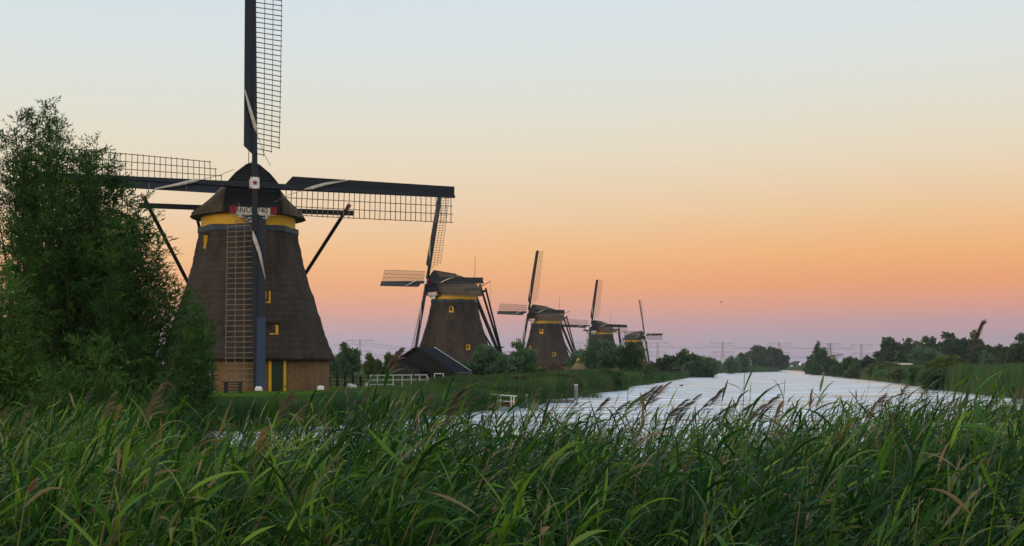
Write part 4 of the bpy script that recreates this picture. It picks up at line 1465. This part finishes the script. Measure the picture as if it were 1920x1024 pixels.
def reed_parts(rng, b, h, az, lean, nleaf, tint, leafL=(.21, .46), leafW=(.010, .024), t0=.22, rs=.0042, plume=None, plume_len=.27, strands=46, pt=.35, pb=.28):
    n = len(b)
    # stems: three-sided
    k = 7
    ts = np.linspace(0, 1, k)
    C = stem_points(b, h, az, lean, np.repeat(ts[None], n, 0))
    r = rs * np.linspace(1.15, .5, k)
    ang3 = np.array([0, 2.09, 4.19])
    off = np.stack([np.cos(ang3), np.sin(ang3), 0 * ang3], 1)
    V = C[:, :, None] + off[None, None] * r[None, :, None, None]
    base = np.arange(n)[:, None, None] * (3 * k) + np.arange(k - 1)[None, :, None] * 3
    q = np.array([[0, 1, 4, 3], [1, 2, 5, 4], [2, 0, 3, 5]])
    Qs = (base[..., None] + q[None, None]).reshape(-1, 4)
    ts_ = np.clip(tint + .26, 0, .95)
    stem = (V.reshape(-1, 3), Qs, np.repeat(ts_, 3 * k))
    # leaves
    Lf = nleaf
    tl = t0 + (1 - t0) * (np.arange(Lf)[None] + rng.uniform(0, 1, (n, Lf))) / Lf
    tl = np.clip(tl, 0, .985)
    O = stem_points(b, h, az, lean, tl).reshape(-1, 3)
    m = n * Lf
    A = np.repeat(az, Lf) + np.where(rng.uniform(size=m) < .15, math.pi, 0) + rng.normal(size=m) * .65
    e0 = np.radians(rng.uniform(36, 78, m))
    bend = np.radians(np.where(rng.uniform(size=m) < .33, rng.uniform(5, 45, m), rng.uniform(55, 135, m)))
    up_leaf = (tl.ravel() > .88)
    bend = np.where(up_leaf, bend * .55, bend)
    Ln = rng.uniform(*leafL, m) * (1.05 - .35 * tl.ravel())
    Wd = rng.uniform(*leafW, m)
    st = 6
    s = np.linspace(0, 1, st)
    el = e0[:, None] - bend[:, None] * s[None] ** 1.25
    Aw = A[:, None] + (rng.normal(size=m) * .35)[:, None] * s[None]
    tv = np.stack([np.cos(el) * np.cos(Aw), np.cos(el) * np.sin(Aw), np.sin(el)], -1)
    Cl = O[:, None] + np.concatenate([np.zeros((m, 1, 3)), np.cumsum((tv[:, 1:] + tv[:, :-1]) / 2, 1)], 1) * (Ln / (st - 1))[:, None, None]
    side = np.stack([-np.sin(Aw), np.cos(Aw), 0 * Aw], -1)
    nor = np.cross(tv, side)
    roll = (rng.normal(size=m) * .55)[:, None] + (rng.normal(size=m) * .5)[:, None] * s[None]
    Wv = side * np.cos(roll)[..., None] + nor * np.sin(roll)[..., None]
    prof = np.array([.35, .9, 1.0, .85, .52, .03])
    Vl, Ql = ribbons(Cl, Wv, Wd[:, None] * prof[None])
    tt = np.clip(np.repeat(tint, Lf) + rng.normal(size=m) * .13 + .1 * (tl.ravel() - .5), 0, 1)
    low = (tl.ravel() < .4) & (rng.uniform(size=m) < .07)
    tt = np.where(low, rng.uniform(.84, .95, m), tt)
    leaf = (Vl, Ql, np.repeat(tt, 2 * st))
    # plumes
    pl = None
    if plume is not None and plume.any():
        i = np.nonzero(plume)[0]
        p = len(i)
        tip = C[i, -1]
        d0 = unit(C[i, -1] - C[i, -2])
        dn = np.stack([np.cos(az[i]), np.sin(az[i]), 0 * az[i]], 1)
        K = strands
        PL = plume_len * rng.uniform(.75, 1.2, p)
        a = rng.uniform(0, 1, (p, K)) ** .8
        axis = lambda a_: tip[:, None] + d0[:, None] * (PL[:, None] * a_ * (1 - .25 * a_))[..., None] + dn[:, None] * (PL[:, None] * pb * a_ ** 2)[..., None]
        O = axis(a).reshape(-1, 3)
        m = p * K
        sl = (PL[:, None] * (.55 - .38 * a) * rng.uniform(.6, 1.15, (p, K))).ravel()
        dd = unit(np.repeat(d0, K, 0) * 1.0 + np.repeat(dn, K, 0) * pb * 1.4 + rng.normal(size=(m, 3)) * (.08 + .5 * pb))
        s = np.array([0, .35, .7, 1.0])
        Cs = O[:, None] + dd[:, None] * (sl[:, None] * s)[..., None] + (np.repeat(dn, K, 0) * pb - np.array([0, 0, pb * 1.1]))[:, None] * (sl[:, None] * s ** 2)[..., None]
        sv = unit(np.cross(dd, rng.normal(size=(m, 3))))
        ww = .0052 * rng.uniform(.6, 1.4, m)
        Vp, Qp = ribbons(Cs, np.repeat(sv[:, None], 4, 1), ww[:, None] * np.array([.5, 1, .85, .1])[None])
        # central axis of the plume
        aa = np.repeat(np.linspace(0, 1, 5)[None], p, 0)
        Va, Qa = ribbons(axis(aa), np.repeat(unit(np.cross(d0, np.array([0, 1.0, .2])))[:, None], 5, 1), np.full((p, 5), .005))
        tp = np.clip(pt + rng.normal(size=p) * .2, 0, 1)
        pl = cat((Vp, Qp, np.repeat(np.clip(np.repeat(tp, K) + rng.normal(size=m) * .12, 0, 1), 8)), (Va, Qa, np.repeat(tp, 10)))
    return stem, leaf, pl


def front_reeds():
    rng = np.random.default_rng(77)
    n0 = 13500
    Y = 3.3 + 15 * rng.uniform(0, 1, n0) ** .8
    x = rng.uniform(-320, 2240, n0)
    X_ = (x - 960) / F * Y
    # the bed is deeper where the bank runs farther out
    far = np.interp(x, [-200, 120, 300, 420, 560, 700, 800, 960, 1200, 1900, 2100], [17, 15, 13, 12.4, 12.4, 13, 14, 14.5, 15.5, 19, 19]) + rng.normal(size=n0) * .5
    near = 5.0 + rng.normal(size=n0) * .15
    keep = (Y < far) & (Y > near)
    # uneven stand
    den = .62 + .38 * np.sin(X_ * 1.9 + 1.1 * np.sin(Y * 1.3)) * np.cos(Y * 1.6 + X_)
    keep &= rng.uniform(size=n0) < den + .25
    X_, Y, x = X_[keep], Y[keep], x[keep]
    n = len(Y)
    z = np.maximum(land(np.column_stack([X_, Y])), -.15)
    b = np.column_stack([X_, Y, z])
    top = np.interp(x, [-200, 0, 300, 420, 560, 760, 860, 960, 1100, 1500, 1900, 2100], [2.20, 2.16, 2.16, 2.24, 2.30, 2.34, 2.22, 2.18, 2.10, 2.18, 2.36, 2.4])
    top = top + .07 * np.sin(X_ * 2.3 + Y) + rng.normal(size=n) * .13 - np.abs(rng.normal(size=n)) * .30
    h = np.maximum(.7, top - z)
    az = rng.normal(size=n) * .55
    lean = np.abs(.20 + rng.normal(size=n) * .12)
    t = np.clip(.24 + .12 * np.sin(X_ * .8 + Y * .5) + rng.normal(size=n) * .20, 0, .78)
    t = np.where(rng.uniform(size=n) < .13, rng.uniform(.66, .81, n), t)
    dead = rng.uniform(size=n) < np.interp(x, [0, 1000, 1400, 1900], [.006, .008, .02, .02])
    t = np.where(dead, rng.uniform(.88, .95, n), t)
    plume = rng.uniform(size=n) < np.where(Y > 8.5, .035, .004)
    st, lf, pl = reed_parts(rng, b, h, az, lean, 12, t, plume=plume, rs=.005)
    return st, lf, pl


st, lf, pl = front_reeds()
tag(np_obj('reed_bed', cat(st, lf), M['reed'], smooth=True), 'dense green reed bed filling the near bank', 'reeds', kind='stuff')
tag(np_obj('reed_plumes', pl, M['plume']), 'brown feathery plumes over the near reed bed', 'reeds', kind='stuff')


# ------------------------------------------------------------------ single reeds that stand out
def lone_reed(lab, tip, Y, root_dx, seed, plume_px=0, pt=.3, nleaf=4, tint=.35, leafL=(.25, .45), leafW=(.012, .024), group=None, rs=.0045, strands=60, az=0., name='reed', t0=.35, pb=.26):
    rng = np.random.default_rng(seed)
    p = np.array(px(*tip, Y))
    bx = (tip[0] + root_dx - 960) / F * Y
    z = max(land1(bx, Y), -.1)
    lean = abs(p[0] - bx) / max(.3, p[2] - z)
    a = 0.0 if p[0] >= bx else math.pi
    h = (p[2] - z) / (1 - .35 * lean ** 2)
    b = np.array([[bx, Y, z]])
    e = empty(name, (bx, Y, z))
    tag(e, lab, 'reed', group)
    PL = plume_px / F * Y
    st, lf, pl = reed_parts(rng, b, np.array([h]), np.array([a + az]), np.array([lean]), max(1, nleaf), np.array([tint]), leafL, leafW, t0, rs, np.array([plume_px > 0]), PL if PL else .2, strands, pt, pb)
    o = b[0]
    np_obj('stem', (st[0] - o, st[1], st[2]), M['reed'], e)
    for q in range(nleaf):
        v = lf[0].reshape(-1, 12, 3)[q]
        np_obj('leaf', (v - o, lf[1][:5] % 12, lf[2][:12] * 0 + lf[2][q * 12]), M['reed'], e, smooth=True)
    if pl is not None:
        np_obj('plume', (pl[0] - o, pl[1], pl[2]), M['plume'], e)
    return e


lone_reed('lone tall reed whose plume rises above the dark trees', (1820, 664), 8.0, -62, 1, 78, .5, 3, .35, strands=100, t0=.5, pb=.13)
lone_reed('reed topped with a rusty orange upright plume against the river', (1517, 768), 9, -14, 2, 50, 1.0, 3, .4, strands=50, t0=.5, pb=.08)
lone_reed('reed with a tattered orange-brown head beside the rusty upright plume', (1452, 792), 8, -8, 3, 42, 1.0, 3, .9, strands=90, t0=.5)
lone_reed('reed with a big soft brown plume leaning before the black barn', (722, 715), 5.2, -60, 4, 92, .45, 3, .35, strands=110)
lone_reed('reed with a drooping plume between the barn and the jetty', (835, 800), 5.5, -40, 5, 90, .35, 3, .35, strands=90)
lone_reed('brown plumed reed before the dark base of the tall willow tree', (268, 800), 6.2, -45, 6, 90, .5, 3, .4, strands=80)
lone_reed('pale straw plumed reed among the leaves under the tall willow tree', (200, 810), 6.5, -40, 7, 64, .9, 2, .4, strands=60)
lone_reed('plumed reed just left of centre before the lawn', (520, 790), 6.4, -50, 8, 75, .6, 3, .38, strands=80)
lone_reed('broken dry straw stalk with a split orange top', (222, 876), 5.2, -75, 9, 0, .9, 1, .95, rs=.0085, leafL=(.2, .3), leafW=(.02, .028), t0=.9)
lone_reed('dry straw stalk with a curled brown tuft at the picture edge', (48, 936), 4.6, -55, 10, 42, .95, 1, .93, rs=.006, strands=70)
lone_reed('short snapped straw stalk low in the middle of the reeds', (1015, 975), 4.6, -22, 11, 0, .9, 1, .95, rs=.0065, leafL=(.06, .1), t0=.95)
lone_reed('dry stalk with a light brown bent plume near the water patch', (480, 846), 6.0, -30, 12, 50, .9, 2, .9, strands=60)
for k, (x, y, pl_) in enumerate([(1205, 768, 52), (1216, 762, 58), (1160, 786, 56), (1132, 792, 48), (1102, 796, 48), (1188, 772, 48), (1280, 770, 44), (1303, 776, 44), (1330, 762, 46), (1346, 790, 46), (1366, 796, 48), (1240, 790, 46), (1256, 800, 44), (1395, 798, 40), (1418, 780, 40), (1320, 800, 50)]):
    lone_reed('feathery brown reed plume standing out against the bright river', (x, y), 10 + (k * 7 % 4), -85 - 14 * (k % 4), 60 + k, pl_ * 1.25, .12 + .1 * (k % 3), 4, .25, group='reed plumes against the river', strands=70, rs=.004, t0=.55)
for k, (x, y, dx, Y) in enumerate([(1396, 700, -14, 7), (1180, 700, -22, 8), (1472, 712, -22, 8), (1830, 700, -6, 6.5), (1408, 716, -16, 9)]):
    lone_reed('slim green reed shoot reaching up in front of the river', (x, y), Y, dx, 90 + k, 0, .3, 4, .45, group='slim reed shoots in front of the river', leafL=(.3, .5), t0=.55)
STRAW = [(1300, 930, 5.6, -10), (1345, 890, 6, -30), (1372, 905, 5.8, -40), (1515, 860, 6, -6), (1500, 940, 5.2, -34), (1320, 960, 5, 6), (1860, 900, 5.6, -50), (1890, 950, 5.2, -40), (1680, 840, 6.5, -20), (1060, 930, 5.4, 14), (1725, 930, 5, -36), (1280, 860, 6.4, 2)]
for k, (x, y, Y, dx) in enumerate(STRAW):
    lone_reed('thin dry straw-coloured stalk without leaves among the green reeds', (x, y), Y, dx, 110 + k, 0, .9, 0, .93, group='dry straw stalks among the reeds', rs=.0055)

# white flower heads at the edge of the bed
for k, (x, y, Y) in enumerate([(1832, 798, 8.5), (1800, 808, 8.6), (1760, 797, 8.8), (1882, 797, 9.2), (1873, 813, 8.4)]):
    p = px(x, y, Y)
    z = land1(p.x, Y)
    e = empty('flowering_herb', (p.x, Y, z))
    tag(e, 'flat pale umbel flower head on a stalk between the reeds', 'flower', 'pale umbel flowers in the reeds')
    hh = p.z - z
    MB().tube([(0, 0, 0), (.02, 0, hh * .6), (0, 0, hh)], [.005, .004, .003], 5).build('stem', M['green'], e)
    fl = MB()
    r3 = np.random.default_rng(k)
    for q in range(26):
        a, r = r3.uniform(0, 6.28), .06 * math.sqrt(r3.uniform())
        c = Vector((r * math.cos(a), r * math.sin(a), hh + r3.uniform(0, .012)))
        fl.tube([c, c + Vector((0, 0, .006))], [.006, .004], 5)
        if q % 4 == 0:
            fl.beam((0, 0, hh - .05), c, .002, .002)
    tag(fl.build('umbel', M['umbel'], e), kind='stuff')

# birds
e = empty('flying_bird', px(1352, 567, 160), RAD(20), .6)
tag(e, 'small dark bird flying alone in the pink sky', 'bird')
MB().tube([(-.22, 0, 0), (-.1, 0, .02), (.1, 0, .01), (.2, 0, .03), (.26, 0, .02)], [.01, .06, .07, .04, .01], 8).build('body', M['bird'], e, smooth=True)
for sy in (-1, 1):
    MB().rings([[(-.06, sy * .04, .03), (.09, sy * .04, .04), (.09, sy * .04, .05), (-.06, sy * .04, .04)], [(-.08, sy * .25, .16), (.05, sy * .25, .17), (.05, sy * .25, .175), (-.08, sy * .25, .165)], [(-.14, sy * .46, .10), (-.1, sy * .46, .10), (-.1, sy * .46, .105), (-.14, sy * .46, .105)]]).build('wing', M['bird'], e)
e = empty('water_bird', (px(1277, 724, 172).x, 172, 0))
tag(e, 'small dark water bird swimming alone on the river', 'bird')
MB().tube([(-.24, 0, .1), (-.12, 0, .07), (.08, 0, .07), (.2, 0, .08), (.23, 0, .2), (.27, 0, .24), (.36, 0, .22)], [.02, .11, .12, .07, .045, .055, .01], 8).build('body', M['bird'], e, smooth=True)

# thin evening haze over the polder
hz = bpy.data.materials.new('haze')
hz.use_nodes = True
ht = hz.node_tree
ht.nodes.clear()
pv = ht.nodes.new('ShaderNodeVolumePrincipled')
pv.inputs['Color'].default_value = (.80, .82, .90, 1)
pv.inputs['Density'].default_value = .00012
pv.inputs['Anisotropy'].default_value = .2
ho = ht.nodes.new('ShaderNodeOutputMaterial')
ht.links.new(pv.outputs[0], ho.inputs['Volume'])
tag(MB().box((0, 0, 28.5), (5400, 5400, 63)).build('haze', hz), kind='stuff')
S.cycles.volume_bounces = 1
